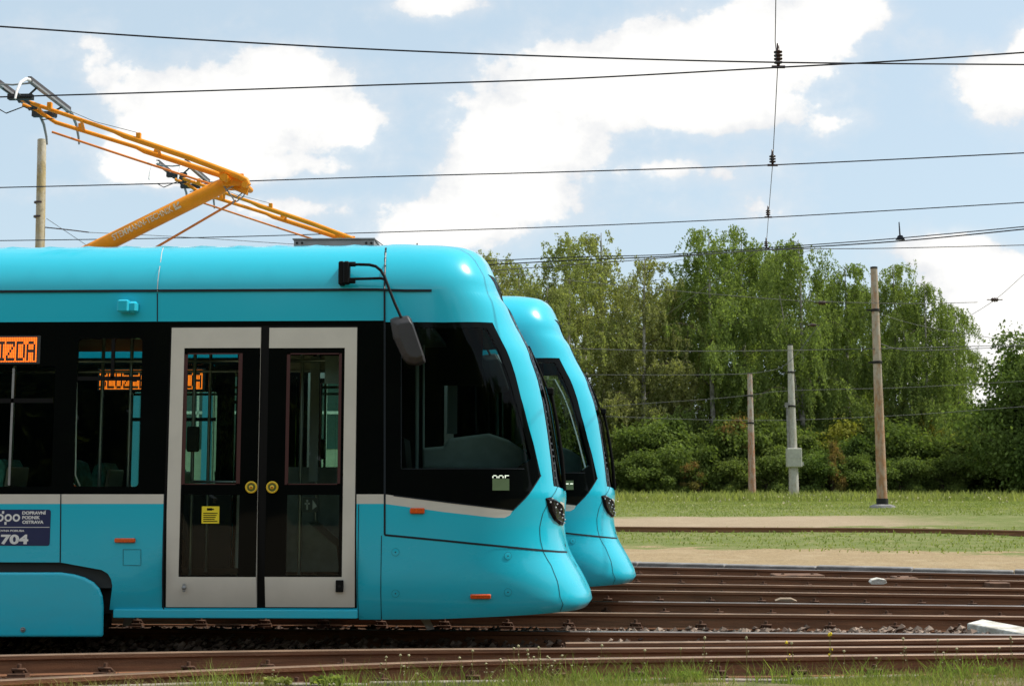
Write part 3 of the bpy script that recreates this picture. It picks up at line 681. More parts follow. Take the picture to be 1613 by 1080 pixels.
# bogie skirt
def skirt(off):
    yy = -W-.035; P_ = [(-500,901),(95,901),(115,904),(132,909),(146,916.5),(155,926),(160,938),(161.5,955),(161,1003),(-500,1003)]
    if off: P_ = P_
    q = [LP(a, b, yy) for a, b in P_]; x0 = q[1].x-3.3; q[0].x = x0; q[-1].x = x0; m = MB(); m.prism(q, (0,.05,0)); o = m.build('bogie_cover', M_CYAN, tram)
    bv = o.modifiers.new('b','BEVEL'); bv.width = .022; bv.segments = 3; bv.limit_method = 'ANGLE'
    for pl in o.data.polygons: pl.use_smooth = False
    f = MB(); c = LP(36,991,yy-.004); f.lathe([(.022,.0),(.022,-.006),(.016,-.007),(.014,.0)], (c.x, yy-.001, c.z), 'y'); f.lathe([(.012,0),(.012,-.012),(0,-.013)], (c.x,yy,c.z), 'y'); f.build('cover_bolt', M_GREYMET, o)
    m2 = MB(); q2 = [Vector((v.x, -v.y, v.z)) for v in q]; m2.prism(q2, (0,-.05,0)); m2.build('bogie_cover', M_CYAN, tram)
skirt(0)
# sill under the doors
a, b = LP(178,961,-W+.03), LP(563,974,-W+.03); m = MB(); m.box((a.x,-W+.03,b.z),(b.x,-W+.09,a.z+.01), bev=.006); m.box((a.x,W-.09,b.z),(b.x,W-.03,a.z+.01)); m.build('door_sill', M_CYAN, tram)
# underframe, bogie, wheels
zu = LP(300,968,-W).z; m = MB()
m.box((-11.9,-1.12,zu),(.35,1.12,.43)); m.box((.35,-.8,zu+.03),(1.0,.8,.40)); m.box((-11.9,-1.17,.43),(x177-.02,1.17,v885+.1)); m.build('underframe', M_DARKMET, tram)
m = MB(); bx = x95-1.6
m.box((bx-1.25,-.95,.2),(bx+1.5,-.8,.42), bev=.02); m.box((bx-1.25,.8,.2),(bx+1.5,.95,.42), bev=.02); m.box((bx-.3,-.9,.18),(bx+.3,.9,.4)); m.box((bx+1.35,-1.0,.08),(bx+1.95,-.9,.2), bev=.01); m.build('bogie_frame', M_DARKMET, tram)
for wx in (bx-.9, bx+.9, ):
    for wy in (-.72,.72):
        m = MB(); m.lathe([(0,-.06),(.10,-.07),(.12,-.05),(.26,-.045),(.30,-.06),(.30,.05),(.33,.055),(.33,.075),(0,.075)] if wy < 0 else [(0,.06),(.12,.05),(.26,.045),(.30,.06),(.30,-.05),(.33,-.055),(.33,-.075),(0,-.075)], (wx, wy, .302), 'y', 28); m.build('wheel', M_DARKMET, tram)
p, q = LP(664,982,-.9), LP(682,992,-.9); m = MB(); m.prism([LP(660,972,-.95),LP(675,972,-.95),LP(684,990,-.95),LP(674,992,-.95)], (0,.03,0)); m.build('rail_guard', M_GREYMET, tram); m = MB(); m.prism([LP(200,962,-.85),LP(214,962,-.85),LP(204,985,-.85),LP(192,986,-.85)], (0,.03,0)); m.build('rail_guard', M_GREYMET, tram)
# interior
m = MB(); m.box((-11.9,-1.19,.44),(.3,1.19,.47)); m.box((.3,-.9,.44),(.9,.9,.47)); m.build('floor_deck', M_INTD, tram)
m = MB(); m.box((-11.9,-1.15,2.72),(.35,1.15,2.76)); m.build('ceiling_panel', M_INT, tram)
m = MB(); m.box((-11.92,-1.2,.3),(-11.88,1.2,3.3)); m.build('end_wall', M_INTD, tram)
zb = v778-.02
m = MB()
for s in (-1,1):
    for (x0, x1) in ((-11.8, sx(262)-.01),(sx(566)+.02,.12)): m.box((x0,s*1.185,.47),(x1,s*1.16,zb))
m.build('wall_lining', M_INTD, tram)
# window bars of the two saloon windows
def bar(parent, x0, y0, x1, y1, wd=.03, yl=-W+.015, mt=M_BLACK):
    a, b = LP(x0,y0,yl), LP(x1,y1,yl); m = MB()
    if abs(a.x-b.x) > abs(a.z-b.z): m.box((a.x,yl-.008,a.z-wd/2),(b.x,yl+.012,a.z+wd/2))
    else: m.box((a.x-wd/2,yl-.008,a.z),(a.x+wd/2,yl+.012,b.z))
    return m.build('window_bar', mt, parent)
bar(wobs['winB',1],120,596,220,596,.035); bar(wobs['winB',1],179,534,179,596,.03)
bar(wobs['winA',1],-86,631,84,631,.04); bar(wobs['winA',1],22,580,22,764,.02, mt=M_GREYMET)
m = MB(); yl = -W+.02; m.tube([LP(121,602,yl),LP(119,748,yl),LP(126,765,yl)], .007, 6); m.build('window_edge_strip', M_WHITE, wobs['winB',1])
# driver's desk, seat, bulkhead
zd = lambda py: LP(700, py, -.6).z
m = MB(); m.prism([LP(665,738,-.55),LP(665,705,-.55),LP(700,702,-.55),LP(706,690,-.55),LP(770,682,-.55),LP(800,692,-.55),LP(823,707,-.55),LP(826,740,-.55)], (0,1.2,0)); o = m.build('dashboard', M_DASH, tram)
bv = o.modifiers.new('b','BEVEL'); bv.width = .03; bv.segments = 3
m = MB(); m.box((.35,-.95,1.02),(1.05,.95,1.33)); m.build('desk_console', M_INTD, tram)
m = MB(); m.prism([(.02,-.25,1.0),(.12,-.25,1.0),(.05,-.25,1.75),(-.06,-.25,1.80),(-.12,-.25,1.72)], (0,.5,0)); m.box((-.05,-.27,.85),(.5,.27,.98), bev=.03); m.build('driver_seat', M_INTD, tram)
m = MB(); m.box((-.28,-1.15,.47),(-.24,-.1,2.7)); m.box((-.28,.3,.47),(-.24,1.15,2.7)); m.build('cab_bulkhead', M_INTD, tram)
m = MB(); q0, q1 = LP(657,580,-.5), LP(657,700,-.5); m.tube([(q0.x,-.5,2.6),(q1.x,-.5,1.3)], .018, 8); m.tube([(q0.x+.06,-.5,2.6),(q1.x+.06,-.5,1.3)], .010, 8)
q0, q1 = LP(705,607,.9), LP(720,683,.9); m.box((q0.x,.88,q1.z),(q1.x,.90,q0.z)); m.build('cab_rail', mat('pale trim', (.42,.5,.5), .5), tram)
q0, q1, q2 = LP(628,500,.85), LP(697,607,.85), LP(760,607,.85); m = MB(); m.box((q0.x,.84,q1.z),(q2.x,.87,q0.z)); m.box((q0.x,.845,1.0),(q1.x,.865,q1.z)); m.build('cab_partition', M_INTD, tram)
def seat(x, y, rz):
    m = MB(); m.box((-.02,-.21,.78),(.42,.21,.87), 0, bev=.03); m.prism([(-.02,-.21,.85),(.08,-.21,.87),(.02,-.21,1.40),(-.02,-.21,1.52),(-.10,-.21,1.55),(-.14,-.21,1.48),(-.10,-.21,1.1)], (0,.42,0), 0)
    m.box((.1,-.05,.47),(.25,.05,.78), 1)
    m.prism([(-.03,-.22,.85),(-.11,-.22,1.1),(-.155,-.22,1.48),(-.19,-.22,1.48),(-.15,-.22,1.1),(-.06,-.22,.80)], (0,.44,0), 1)
    o = m.build('passenger_seat', [M_SEAT, M_SEATB], tram); bv = o.modifiers.new('b','BEVEL'); bv.width = .02; bv.segments = 2; o.location = (x,y,0); o.rotation_euler = (0,0,rz); return o
s0 = seat(LP(150,740,-.8).x-.1, -.85, 0)
for (x, y, rz) in ((LP(195,740,-.8).x+.28,-.85,math.pi),(LP(20,740,-.8).x-.1,-.85,math.pi),(-4.6,-.85,0),(-4.6,.85,0),(-3.2,.85,math.pi),(-6.2,-.85,0),(-6.2,.85,0),(-7.4,-.85,0),(-7.4,.85,0)):
    c = s0.copy(); COL.objects.link(c); c.parent = tram; c.location = (x,y,0); c.rotation_euler = (0,0,rz)
m = MB()
for (px_, y) in ((205,-.55),(160,-.3),(305,-.6),(330,.5),(475,-.55),(20,-.5),(500,.3)):
    x = LP(px_, 650, y).x; m.tube([(x,y,.47),(x,y,2.72)], .017, 8)
x = LP(305,700,-.6).x; m.tube([(x,-.6,1.35),(x+.5,-.6,1.35),(x+.5,-.6,.47)], .015, 8); m.box((x-.05,-.66,1.62),(x+.05,-.58,1.85), 1, bev=.01); m.tube([(-8,-.6,2.45),(-.5,-.6,2.45)], .016, 8); m.tube([(-8,.5,2.45),(-.5,.5,2.45)], .016, 8)
m.build('handrail', [M_RAILI, M_INTD], tram)
m = MB(); m.box((LP(455,700,.6).x,.55,.47),(LP(560,700,.6).x,.6,1.5)); m.prism([LP(452,900,-.3),LP(455,850,-.3),LP(485,822,-.3),LP(530,860,-.3),LP(535,900,-.3)], (0,.5,0)); m.build('equipment_box', M_INT, tram)
m = MB(); x0, x1 = LP(512,560,-.9), LP(536,604,-.9); m.box((x0.x,-.9,x1.z),(x1.x,-.88,x0.z)); m.build('notice_board', M_INT, tram)
m = MB(); x0, x1 = LP(490,562,.3), LP(501,758,.3); m.box((x0.x,.28,x1.z),(x1.x,.3,x0.z)); m.build('pale_pillar', mat('pale pillar', (.34,.38,.38), .5), tram)
# door details
DO = -W-.009
def ring(px, py, parent):
    c = LP(px, py, DO); m = MB()
    m.lathe([(.052,0),(.052,-.010),(.040,-.014),(.036,-.006)], (c.x,DO,c.z), 'y', 24, 0); m.lathe([(.036,-.006),(.018,-.006)], (c.x,DO,c.z), 'y', 24, 1); m.lathe([(.018,-.004),(.018,-.016),(0,-.017)], (c.x,DO,c.z), 'y', 24, 0); m.lathe([(.008,-.0175),(0,-.018)], (c.x,DO,c.z), 'y', 12, 2)
    m.build('door_button', [M_BTNY, mat('button green', (.10,.12,.02), .5), M_BTNR], parent)
leaves = [o for o in children(tram) if o.name.startswith('door_leaf')][:4]
nearleaf = [o for o in leaves if o.data.vertices[0].co.y < 0]
lA, lB = nearleaf[0], nearleaf[1]
ring(396,767,lA); ring(429,767,lB)
def frame(px4, mtl, parent, t=.012, yl=-W-.002, nm='window_seal'):
    q = [LP(a, b, yl) for a, b in px4]; m = MB()
    for i in range(4):
        a, b = q[i], q[(i+1)%4]; m.box((min(a.x,b.x)-t/2, yl-.002, min(a.z,b.z)-t/2),(max(a.x,b.x)+t/2, yl+.003, max(a.z,b.z)+t/2))
    m.build(nm, mtl, parent)
frame([(290,557),(377,557),(377,762),(290,762)], M_REDSEAL, lA, .009); frame([(453,557),(535,557),(535,762),(453,762)], M_REDSEAL, lB, .009)
a, b = LP(318,797,-W-.006), LP(345,824,-W-.006); m = MB(); m.box((a.x,-W-.006,b.z),(b.x,-W-.003,a.z), 0, bev=.0006)
m.box((a.x+.045,-W-.0075,a.z-.035),(a.x+.09,-W-.0065,a.z-.015), 1); m.box((a.x+.09,-W-.0075,a.z-.03),(a.x+.105,-W-.0065,a.z-.02), 1)
for k in range(5): m.box((a.x+.015,-W-.0075,a.z-.062-k*.017),(b.x-.015-(k*37%4)*.008,-W-.0065,a.z-.055-k*.017), 1)
m.build('warning_sticker', [M_STICK, M_BLACK], lA)
c = LP(290,925,DO); m = MB(); m.lathe([(.018,0),(.018,-.01),(0,-.012)], (c.x,DO,c.z), 'y'); m.box((c.x-.012,DO-.01,c.z-.035),(c.x+.012,DO,c.z+.035), bev=.004); m.build('key_lock', M_GREYMET, lA)
a, b = LP(529,913,DO), LP(541,932,DO); m = MB(); m.box((a.x,DO-.012,b.z),(b.x,DO+.002,a.z), 0, bev=.005); m.lathe([(.012,-.014),(0,-.0145)], ((a.x+b.x)/2,DO,(a.z+b.z)/2), 'y', 12, 1); m.build('key_lock', [M_BLACK, M_DARKMET], lB)
a, b = LP(477,783,-W+.004), LP(501,806,-W+.004); m = MB(); yl = -W+.012; m.box((a.x,yl,b.z),(b.x,yl+.004,a.z), 0)
cxx = (a.x+b.x)/2
m.box((a.x+.03,yl-.002,b.z+.02),(a.x+.045,yl-.0005,a.z-.04),1); m.box((a.x+.015,yl-.002,a.z-.06),(a.x+.06,yl-.0005,a.z-.045),1); m.lathe([(.010,-.0015),(0,-.002)], (a.x+.0375,yl,a.z-.028),'y',12,1); m.add([(b.x-.05,yl-.0015,b.z+.02),(b.x-.012,yl-.0015,b.z+.05),(b.x-.05,yl-.0015,a.z-.02)], [(0,1,2)], 1); m.build('exit_pictogram', [M_INTD, M_GREYMET], lB, False)
# destination display: matrix of lit cells, letters left dark
FONT = {'Z':["11111","00001","00010","00100","01000","10000","11111"],'D':["11110","10001","10001","10001","10001","10001","11110"],'A':["01110","10001","10001","11111","10001","10001","10001"],
        'I':["111","010","010","010","010","010","111"],'J':["00111","00010","00010","00010","00010","10010","01100"],' ':["00"]*7,'N':["10001","11001","10101","10101","10011","10001","10001"],'B':["11110","10001","10001","11110","10001","10001","11110"],'S':['01111','10000','10000','01110','00001','00001','11110'],'L':['10000','10000','10000','10000','10000','10000','11111'],'U':['10001','10001','10001','10001','10001','10001','01110'],'E':["11111","10000","10000","11110","10000","10000","11111"]}
def led(x1, zt, zbm, text, y, parent, name='destination_display'):
    rows = 18; ce = (zt-zbm)/rows; colsd = []
    for ch in text:
        g = FONT[ch]; wdt = len(g[0])
        for c in range(wdt):
            for rep in range(1 if ch != ' ' else 1): colsd.append([g[r][c] == '1' for r in range(7)])
        colsd.append([False]*7)
    m = MB(); n = len(colsd); x0 = x1 - (n+1)*ce*1.25; m.box((x0-.02,y+.003,zbm-.015),(x1+.012,y+.012,zt+.015), 1)
    for i, c in enumerate(colsd):
        xx = x0 + (i+.5)*ce*1.25
        for r in range(rows):
            k = (r-3)//2
            if 0 <= k < 7 and 3 <= r < 17 and c[k]: continue
            z = zt - (r+.5)*ce; e = ce*.40; m.add([(xx-e*1.25,y,z-e),(xx+e*.9,y,z-e),(xx+e*.9,y,z+e),(xx-e*1.25,y,z+e)], [(0,1,2,3)], 0)
    return m.build(name, [M_LED, M_INTD], parent, False)
a, b = LP(62,531,-W-.004), LP(62,570,-W-.004); led(a.x, a.z, b.z, "SLUZEBNI JIZDA", -W-.009, tram)
# number plate at the cab window
a, b = LP(776,754,-1.07), LP(802,772,-1.07)
def skinplate(name, x0, x1, y0, y1, mt, out, parent, M_=None):
    ps = [onskin(a, b, out)[0] for a, b in ((x0,y1),(x1,y1),(x1,y0),(x0,y0))]; m = MB(); m.add(ps, [(0,1,2,3)]); return m.build(name, mt, parent, False), ps
pl_, ps = skinplate('route_screen', 775.5, 802, 753.5, 772, M_LCD, .004, tram)
def skintext(body, size, px, py, mt, parent, name, out=.003, sx_=1, bold=0):
    p, n = onskin(px, py, out); u = Vector((0,0,1)).cross(n).normalized(); up = n.cross(u); M_ = Matrix((u,up,n)).transposed().to_4x4(); M_.translation = p
    return addtext(name, body, size, mt, parent, M_, .0004, sx=sx_, bold=bold)
m = MB()
for (x0,y0,x1,y1) in ((777,748,782,749.3),(775.6,749.5,777.2,752.5),(782,749.5,783.6,752.5),(786.5,748,791.5,749.3),(785,749.5,786.6,752.5),(791.5,749.5,793.1,752.5),(795,748,801.5,749.3),(795,749.5,796.6,752.5)):
    q = [onskin(a,b,.003)[0] for a,b in ((x0,y1),(x1,y1),(x1,y0),(x0,y0))]; m.add(q, [(0,1,2,3)])
digits = m.build('route_digits', M_LCDW, pl_, False)
# operator sign
YS = -W-.003
a, b = LP(-55,802,YS), LP(78,859,YS); m = MB(); q = rpoly((a.x,b.z),(b.x,a.z),.02); m.prism([(s,YS,v) for s,v in q], (0,.0025,0)); sign = m.build('operator_sign', M_NAVY, tram)
fr_ = Matrix(((1,0,0),(0,0,-1),(0,1,0))).to_4x4()   # text plane facing the camera
def stext(body, px, py, hpx, nm='sign_lettering', wpx=None, bold=.0, mt=M_WHITE, par=None, y=YS-.001):
    p = LP(px, py, y); size = hpx/FPX*D1/.70; M_ = Matrix.Translation(p) @ Matrix.Rotation(math.pi/2, 4, 'X')
    o = addtext(nm, body, size, mt, par or sign, M_, .0005, bold=bold)
    if wpx:
        xs2 = [v.co.x for v in o.data.vertices]; k = (wpx/FPX*D1)/(max(xs2)-min(xs2)); o.data.transform(Matrix.Translation((p.x,0,0)) @ Matrix.Diagonal((k,1,1,1)) @ Matrix.Translation((-min(xs2),0,0)))
    return o
stext('DOPRAVNÍ',35,809.5,4.6,wpx=38,bold=.0015); stext('PODNIK',35,816.8,4.6,wpx=28.5,bold=.0015); stext('OSTRAVA',35,824,4.6,wpx=34,bold=.0015)
stext('VOZOVNA PORUBA',-14,836.8,3,wpx=53,bold=.0006); stext('1704',-9,855.5,13.5,wpx=54,bold=.0045)
p, q = LP(-55,829.3,YS-.001), LP(78,830.3,YS-.001); m = MB(); m.box((p.x,YS-.0015,q.z),(q.x,YS-.0002,p.z)); m.build('sign_rule', M_WHITE, sign)
m = MB()
for k, pxx_ in enumerate((0,13,25.8)):
    c = LP(pxx_, 815, YS); m.lathe([(.033,-.0015),(.017,-.0015)], (c.x,YS,c.z),'y',24)
for (x0,x1,y0,y1) in ((3.2,6.4,804.2,808.6),(6.9,10.1,821.3,825.8)):
    p, q = LP(x0,y0,YS-.0016), LP(x1,y1,YS-.0016); m.box((p.x,YS-.0016,q.z),(q.x,YS-.0002,p.z))
m.build('sign_emblem', M_WHITE, sign, False)
# mirror
YM = -W-.30
m = MB(); a, b = LP(535,413,-W-.02), LP(557,450,-W-.02)
m.box((a.x,-W-.09,b.z),(a.x+.05,-W+.08,a.z), bev=.01); m.box((a.x+.045,-W-.12,b.z+.005),(a.x+.10,-W-.03,a.z-.005), bev=.012)
for zz in (a.z-.03, b.z+.03): m.tube([(a.x+.05,-W-.09,zz),(a.x+.15,-W-.09,zz)], .022, 8)
mir = m.build('mirror_bracket', M_BLACK, tram)
m = MB()
def arc_pts(l, y0, y1): 
    n = len(l); return [LP(a, b, y0+(y1-y0)*i/(n-1)) for i, (a, b) in enumerate(l)]
m.tube(arc_pts([(548,417),(565,416.5),(582,417),(592,419.5),(600,426),(606,436),(613,455),(622,478),(632,500)], -W-.09, YM), .013, 8); m.tube(arc_pts([(548,439.5),(575,439),(600,438.2),(607,440)], -W-.09, -W-.22), .012, 8)
m.build('mirror_arm', M_BLACK, mir)
hp = [(614,503),(622,499),(643,496.5),(648,502),(669,563),(670,571),(657,576.5),(642,573.5),(634,565),(619,532)]
ins = [(640,515),(646,520),(661,560),(662,568),(655,571),(648,566),(636,540),(632,520)]
fr1 = [LP(a, b, YM+.05) for a, b in hp]; cxm = sum((v for v in fr1), Vector())/len(fr1)
ring1 = [cxm + (v-cxm)*.93 + Vector((0,-.05,0)) for v in fr1]; ring2 = [cxm + (v-cxm)*.70 + Vector((.03,-.085,0)) for v in fr1]; ring0 = [cxm + (v-cxm)*.95 + Vector((0,.11,0)) for v in fr1]
m = MB(); n = len(hp); m.add(ring0+fr1+ring1+ring2, [tuple(range(n)), tuple(range(4*n-1,3*n-1,-1))] + [(r*n+k, r*n+(k+1)%n, (r+1)*n+(k+1)%n, (r+1)*n+k) for r in range(3) for k in range(n)])
mh = m.build('mirror_housing', M_MIRROR, mir); bv = mh.modifiers.new('b','BEVEL'); bv.width = .012; bv.segments = 3; bv.limit_method = 'NONE'
# headlights (both sides of the nose)
hl = PXL([(859,784),(866,782.5),(875,786),(883,792),(887,802),(886,827),(881,826),(872,819),(864,805)])
def hlmesh(sgn):
    c = (sum(a for a,_ in hl)/len(hl), sum(b for _,b in hl)/len(hl)); mul = Vector((1,sgn,1))
    def P2(s, v, o): 
        p = R(s, v); n = NRM(s, v); n = n if n[1] < 0 else -n; q = p + n*o; return Vector((q[0], q[1]*sgn, q[2]))
    m = MB(); a = [P2(s,v,.004) for s,v in hl]; b = [P2(c[0]+(s-c[0])*.8, c[1]+(v-c[1])*.8, .024) for s,v in hl]; n = len(hl)
    m.add(a+b, [(k,(k+1)%n,n+(k+1)%n,n+k) for k in range(n)] + [tuple(range(n,2*n))]); o = m.build('headlight', M_LENS, tram, False)
    l = MB(); 
    for t in np.linspace(.12,.88,5):
        for off in (-.7, .6):
            s = hl[0][0]*(1-t) + hl[5][0]*t + off*.018; v = hl[0][1]*(1-t)+hl[5][1]*t + off*.022+.012
            if not pip((s,v), hl): continue
            p = P2(s,v,.028); l.lathe([(.0085,0),(0,-.004*sgn)], p, 'y', 8)
    l.build('lamp_unit', M_LEDW, o, False)
hlmesh(1); hlmesh(-1)
cp = PXL([(882,789),(888,792),(889,805),(888,826),(886,826),(886,805),(883,796)])
m = MB()
for sgn in (1,-1): m.add([Vector((q[0], q[1]*sgn, q[2])) for q in [R(s,v)+NRM(s,v)*.003*(1 if NRM(s,v)[1]<0 else -1) for s,v in cp]], [tuple(range(len(cp)))])
m.build('headlight_surround', M_CREAM, tram, False)
# windscreen: black ladder-like edge print, wipers
le = wsh[2:]
def skinpt(s, v, o): p = R(s, v); n = NRM(s, v); n = n if n[1] < 0 else -n; return p + n*o
for sgn in (1,-1):
    g = MB()
    for off, wd in ((.012,.03),(.085,.018)):
        q = dens([(s+off, v) for s, v in le], False, .05); P_ = [skinpt(s, v, .004) for s, v in q]; P2_ = [skinpt(s+wd, v, .004) for s, v in q]; n = len(q)
        g.add([tuple(p*np.array([1,sgn,1])) for p in P_+P2_], [(k,k+1,n+k+1,n+k) for k in range(n-1)])
    for t in np.linspace(.04,.96,26):
        k = t*(len(le)-1); i = int(k); fr = k-i; s = le[i][0]*(1-fr)+le[min(i+1,len(le)-1)][0]*fr; v = le[i][1]*(1-fr)+le[min(i+1,len(le)-1)][1]*fr
        g.add([tuple(skinpt(a,b,.0045)*np.array([1,sgn,1])) for a,b in ((s+.03,v-.008),(s+.10,v-.008),(s+.10,v+.008),(s+.03,v+.008))], [(0,1,2,3)])
    g.build('windscreen_edge_print', M_BAND, tram, False)
m = MB()
def wp(s, v, o): p = skinpt(s, v, o); return Vector(p)
wb = inv(874,768); 
m.tube([LP(889,772,-.55), LP(885,720,-.6), LP(877,665,-.62), LP(868,618,-.64)], [.022,.020,.018,.014], 6)
m.tube([LP(872,640,-.62), LP(862,612,-.62), LP(849,580,-.62), LP(833,545,-.62)], .010, 6)
m.box((LP(862,616,-.6).x, -.68, LP(862,622,-.6).z), (LP(862,616,-.6).x+.06, -.60, LP(862,611,-.6).z), bev=.01)
m.build('wiper', M_BLACK, tram)
# roof box + aerial
a, b = LP(463,376,-.35), LP(589,392,-.35); m = MB(); m.box((a.x,-.35,b.z-.03),(b.x,.45,a.z-.015)); m.box((a.x-.01,-.37,a.z-.012),(b.x+.01,.47,a.z))
for px_ in (468,476,577,585): c = LP(px_,383,-.35); m.lathe([(.012,-.008),(0,-.009)], (c.x,-.35,c.z),'y',8,1)
m.build('roof_box', [M_GREYMET, M_DARKMET], tram)
a = LP(657,383,-.4); m = MB(); m.tube([(a.x,-.4,a.z-.1),(a.x,-.4,a.z)], .006, 6); m.tube([(LP(592,378,-.35).x,-.35,LP(592,378,-.35).z),LP(608,390,-.4)], .004, 5); m.build('aerial', M_BLACK, tram)
# pantograph
m = MB(); yn, yf = -.16, .16
A0, A1 = LP(108,413,0), LP(362,287,0); zr = zc+hf+.02
m.tube([A0, A0+(A1-A0)*.93, A1], [.078,.074,.062], 20); m.tube([A1+Vector((0,-.22,0)), A1+Vector((0,.22,0))], .035, 12); m.box((A0.x-.7,-.45,zr-.06),(A0.x+.9,-.38,zr-.02)); m.box((A0.x-.7,.38,zr-.06),(A0.x+.9,.45,zr-.02)); m.tube([(A0.x,-.42,A0.z),(A0.x,.42,A0.z)], .06, 12)
for s in (-1,1): m.box((A1.x-.05,s*.10-.012,A1.z-.06),(A1.x+.16,s*.10+.012,A1.z+.06), bev=.005)
panto = m.build('pantograph', M_YEL, tram)
m = MB(); K = LP(391,290,yn)
T1 = [LP(28,155,-.06), LP(60,166,-.10), LP(180,207,yn), LP(196,214,yn), LP(300,249,yn), LP(374,277,yn), LP(388,284,yn), LP(392,292,yn)]
m.tube(T1, [.019,.020,.021,.028,.029,.029,.027,.024], 12)
T2 = [LP(36,165,.06), LP(60,175,.08), LP(88,193,yf), LP(215,232,yf), LP(228,238,yf), LP(347,276,yf), LP(372,285,yf)]
m.tube(T2, [.019,.020,.021,.021,.028,.028,.028], 12)
for (pa, pb) in (((126,190),(126,205)),): pass
def cross(px, yy0, yy1, r=.016):
    a = LP(px, np.interp(px, [28,60,180,300,388],[155,166,207,249,284]), yn); b = LP(px+4, np.interp(px, [36,60,88,215,347],[165,175,193,232,276]), yf); m.tube([a, b], r, 8)
for px_ in (60,128,248,355): cross(px_, 0, 0)
for (px_, py_, y_) in ((78,167,yn),(218,215,yn),(127,200,yf),(246,241,yf)): a = LP(px_, py_, y_); m.box((a.x-.02,y_-.02,a.z-.035),(a.x+.025,y_+.02,a.z+.035), bev=.004)
m.tube([K+Vector((-.03,-.03,-.01)), K+Vector((-.03,.22,-.01))], .030, 12); a = LP(352,281,-.12); m.lathe([(0,-.05),(.032,-.05),(.032,.05),(0,.05)], (a.x,-.12,a.z), 'y', 14); m.prism([LP(345,270,-.05),LP(375,276,-.05),LP(392,290,-.05),(LP(388,306,-.05)),LP(368,298,-.05),LP(350,290,-.05)], (0,.06,0))
m.prism([LP(382,288,-.12),LP(393,290,-.12),LP(388,307,-.12),LP(378,300,-.12)], (0,.02,0))
m.build('upper_arm', M_YEL, panto)
m = MB(); m.tube([LP(82,208,0), LP(200,247,0), LP(335,291,0)], .0115, 8); m.tube([LP(245,390,.1), LP(372,316,.1)], .0125, 8); m.build('control_rod', M_YELROD, panto)
m = MB(); random.seed(9)
for (l) in ([(352,292),(362,306),(372,312),(386,300)], [(358,290),(370,285),(380,292),(372,300)], [(372,318),(384,309),(387,297)], [(360,302),(369,316),(366,322)], [(355,300),(372,290),(384,286)]):
    m.tube([LP(a, b, -.08+.02*i) for i,(a,b) in enumerate(l)], .007, 6)
m.build('knee_linkage', M_GREYMET, panto)
# collector head
HC = LP(52,160,0); m = MB()
def hd(x, y, z): return (HC.x+x, y, HC.z+z)
for sx_ in (-.17,.17):
    m.box(hd(sx_-.018,-.52,.055), hd(sx_+.018,.52,.09), 0); m.box(hd(sx_-.022,-.50,.035), hd(sx_+.022,.50,.055), 1)
    for s in (-1,1): m.tube([hd(sx_,s*.50,.06), hd(sx_,s*.60,.04), hd(sx_,s*.72,-.03), hd(sx_,s*.80,-.14), hd(sx_,s*.83,-.22)], [.018,.017,.015,.013,.010], 8, 2 if s < 0 else 1)
    for s in (-1,1): m.tube([hd(sx_,s*.33,.04), hd(sx_*.5,s*.30,-.02), hd(0,s*.25,-.05)], .010, 6, 3)
for s in (-1,1): m.box(hd(-.12,s*.3-.03,-.07), hd(.12,s*.3+.03,-.02), 3)
m.tube([hd(0,-.42,-.04), hd(0,.42,-.04)], .018, 10, 3); m.tube([hd(-.1,-.06,-.02), LP(30,157,-.06)], .022, 8, 3); m.tube([hd(.02,.06,-.04), LP(45,172,.06)], .018, 8, 3)
for s in (-1,1): m.tube([hd(-.17,s*.5,.03), hd(0,s*.5,.015), hd(.17,s*.5,.03)], .009, 6, 1)
m.tube([hd(-.3,-.1,-.1), hd(-.2,-.15,-.16), hd(-.05,-.1,-.08), hd(.05,-.02,-.12)], .006, 6, 3); m.tube([hd(.1,.1,-.02), hd(.2,.1,-.14), hd(.05,.1,-.16)], .006, 6, 3)
m.build('collector_head', [M_STRIP, M_GREYMET, M_WHITEHORN, M_INTD], panto)
m = MB(); m.tube([LP(110,175,yn), LP(150,192,yn), LP(216,209,yn)], .003, 5); m.build('control_cable', M_WIRET, panto)
# maker's lettering along the lower arm
u = (A1-A0).normalized(); nrm = Vector((0,-1,0)); up = nrm.cross(u) ; 
if up.z < 0: up = -up
p0 = LP(182,378.5,0); tt = (p0-A0).dot(u); base = A0 + u*tt + nrm*.078 - up*.036
M_ = Matrix((u, up, nrm)).transposed().to_4x4(); M_.translation = base
t_ = addtext('arm_lettering', 'STEMMANN-TECHNIK', .1, M_WLET, panto, Matrix.Identity(4), .001, bold=.002)
xs2 = [v.co.x for v in t_.data.vertices]; ys2 = [v.co.y for v in t_.data.vertices]; wx_ = (LP(272,329,0)-LP(179,376,0)).length
for v in t_.data.vertices:
    X_ = (v.co.x-min(xs2))/(max(xs2)-min(xs2))*wx_; Y_ = (v.co.y-min(ys2))/(max(ys2)-min(ys2))*.066 + .0; th = (Y_-.033)/.078
    v.co = base + u*X_ + up*(.036 + .078*math.sin(th)) + nrm*(-.078 + .0785*math.cos(th)+.001 + v.co.z)
m = MB(); lg = [(0,0),(.066,0),(.066,.07),(.05,.07),(.05,.03),(.035,.05),(.012,.018),(.012,.07),(0,.07)]
o_l = base + u*(wx_+.02)
def lgp(a, b): th = (b-.035)/.078; return o_l + u*a + up*(.036+.078*math.sin(th)) + nrm*(-.078+.0785*math.cos(th)+.001)
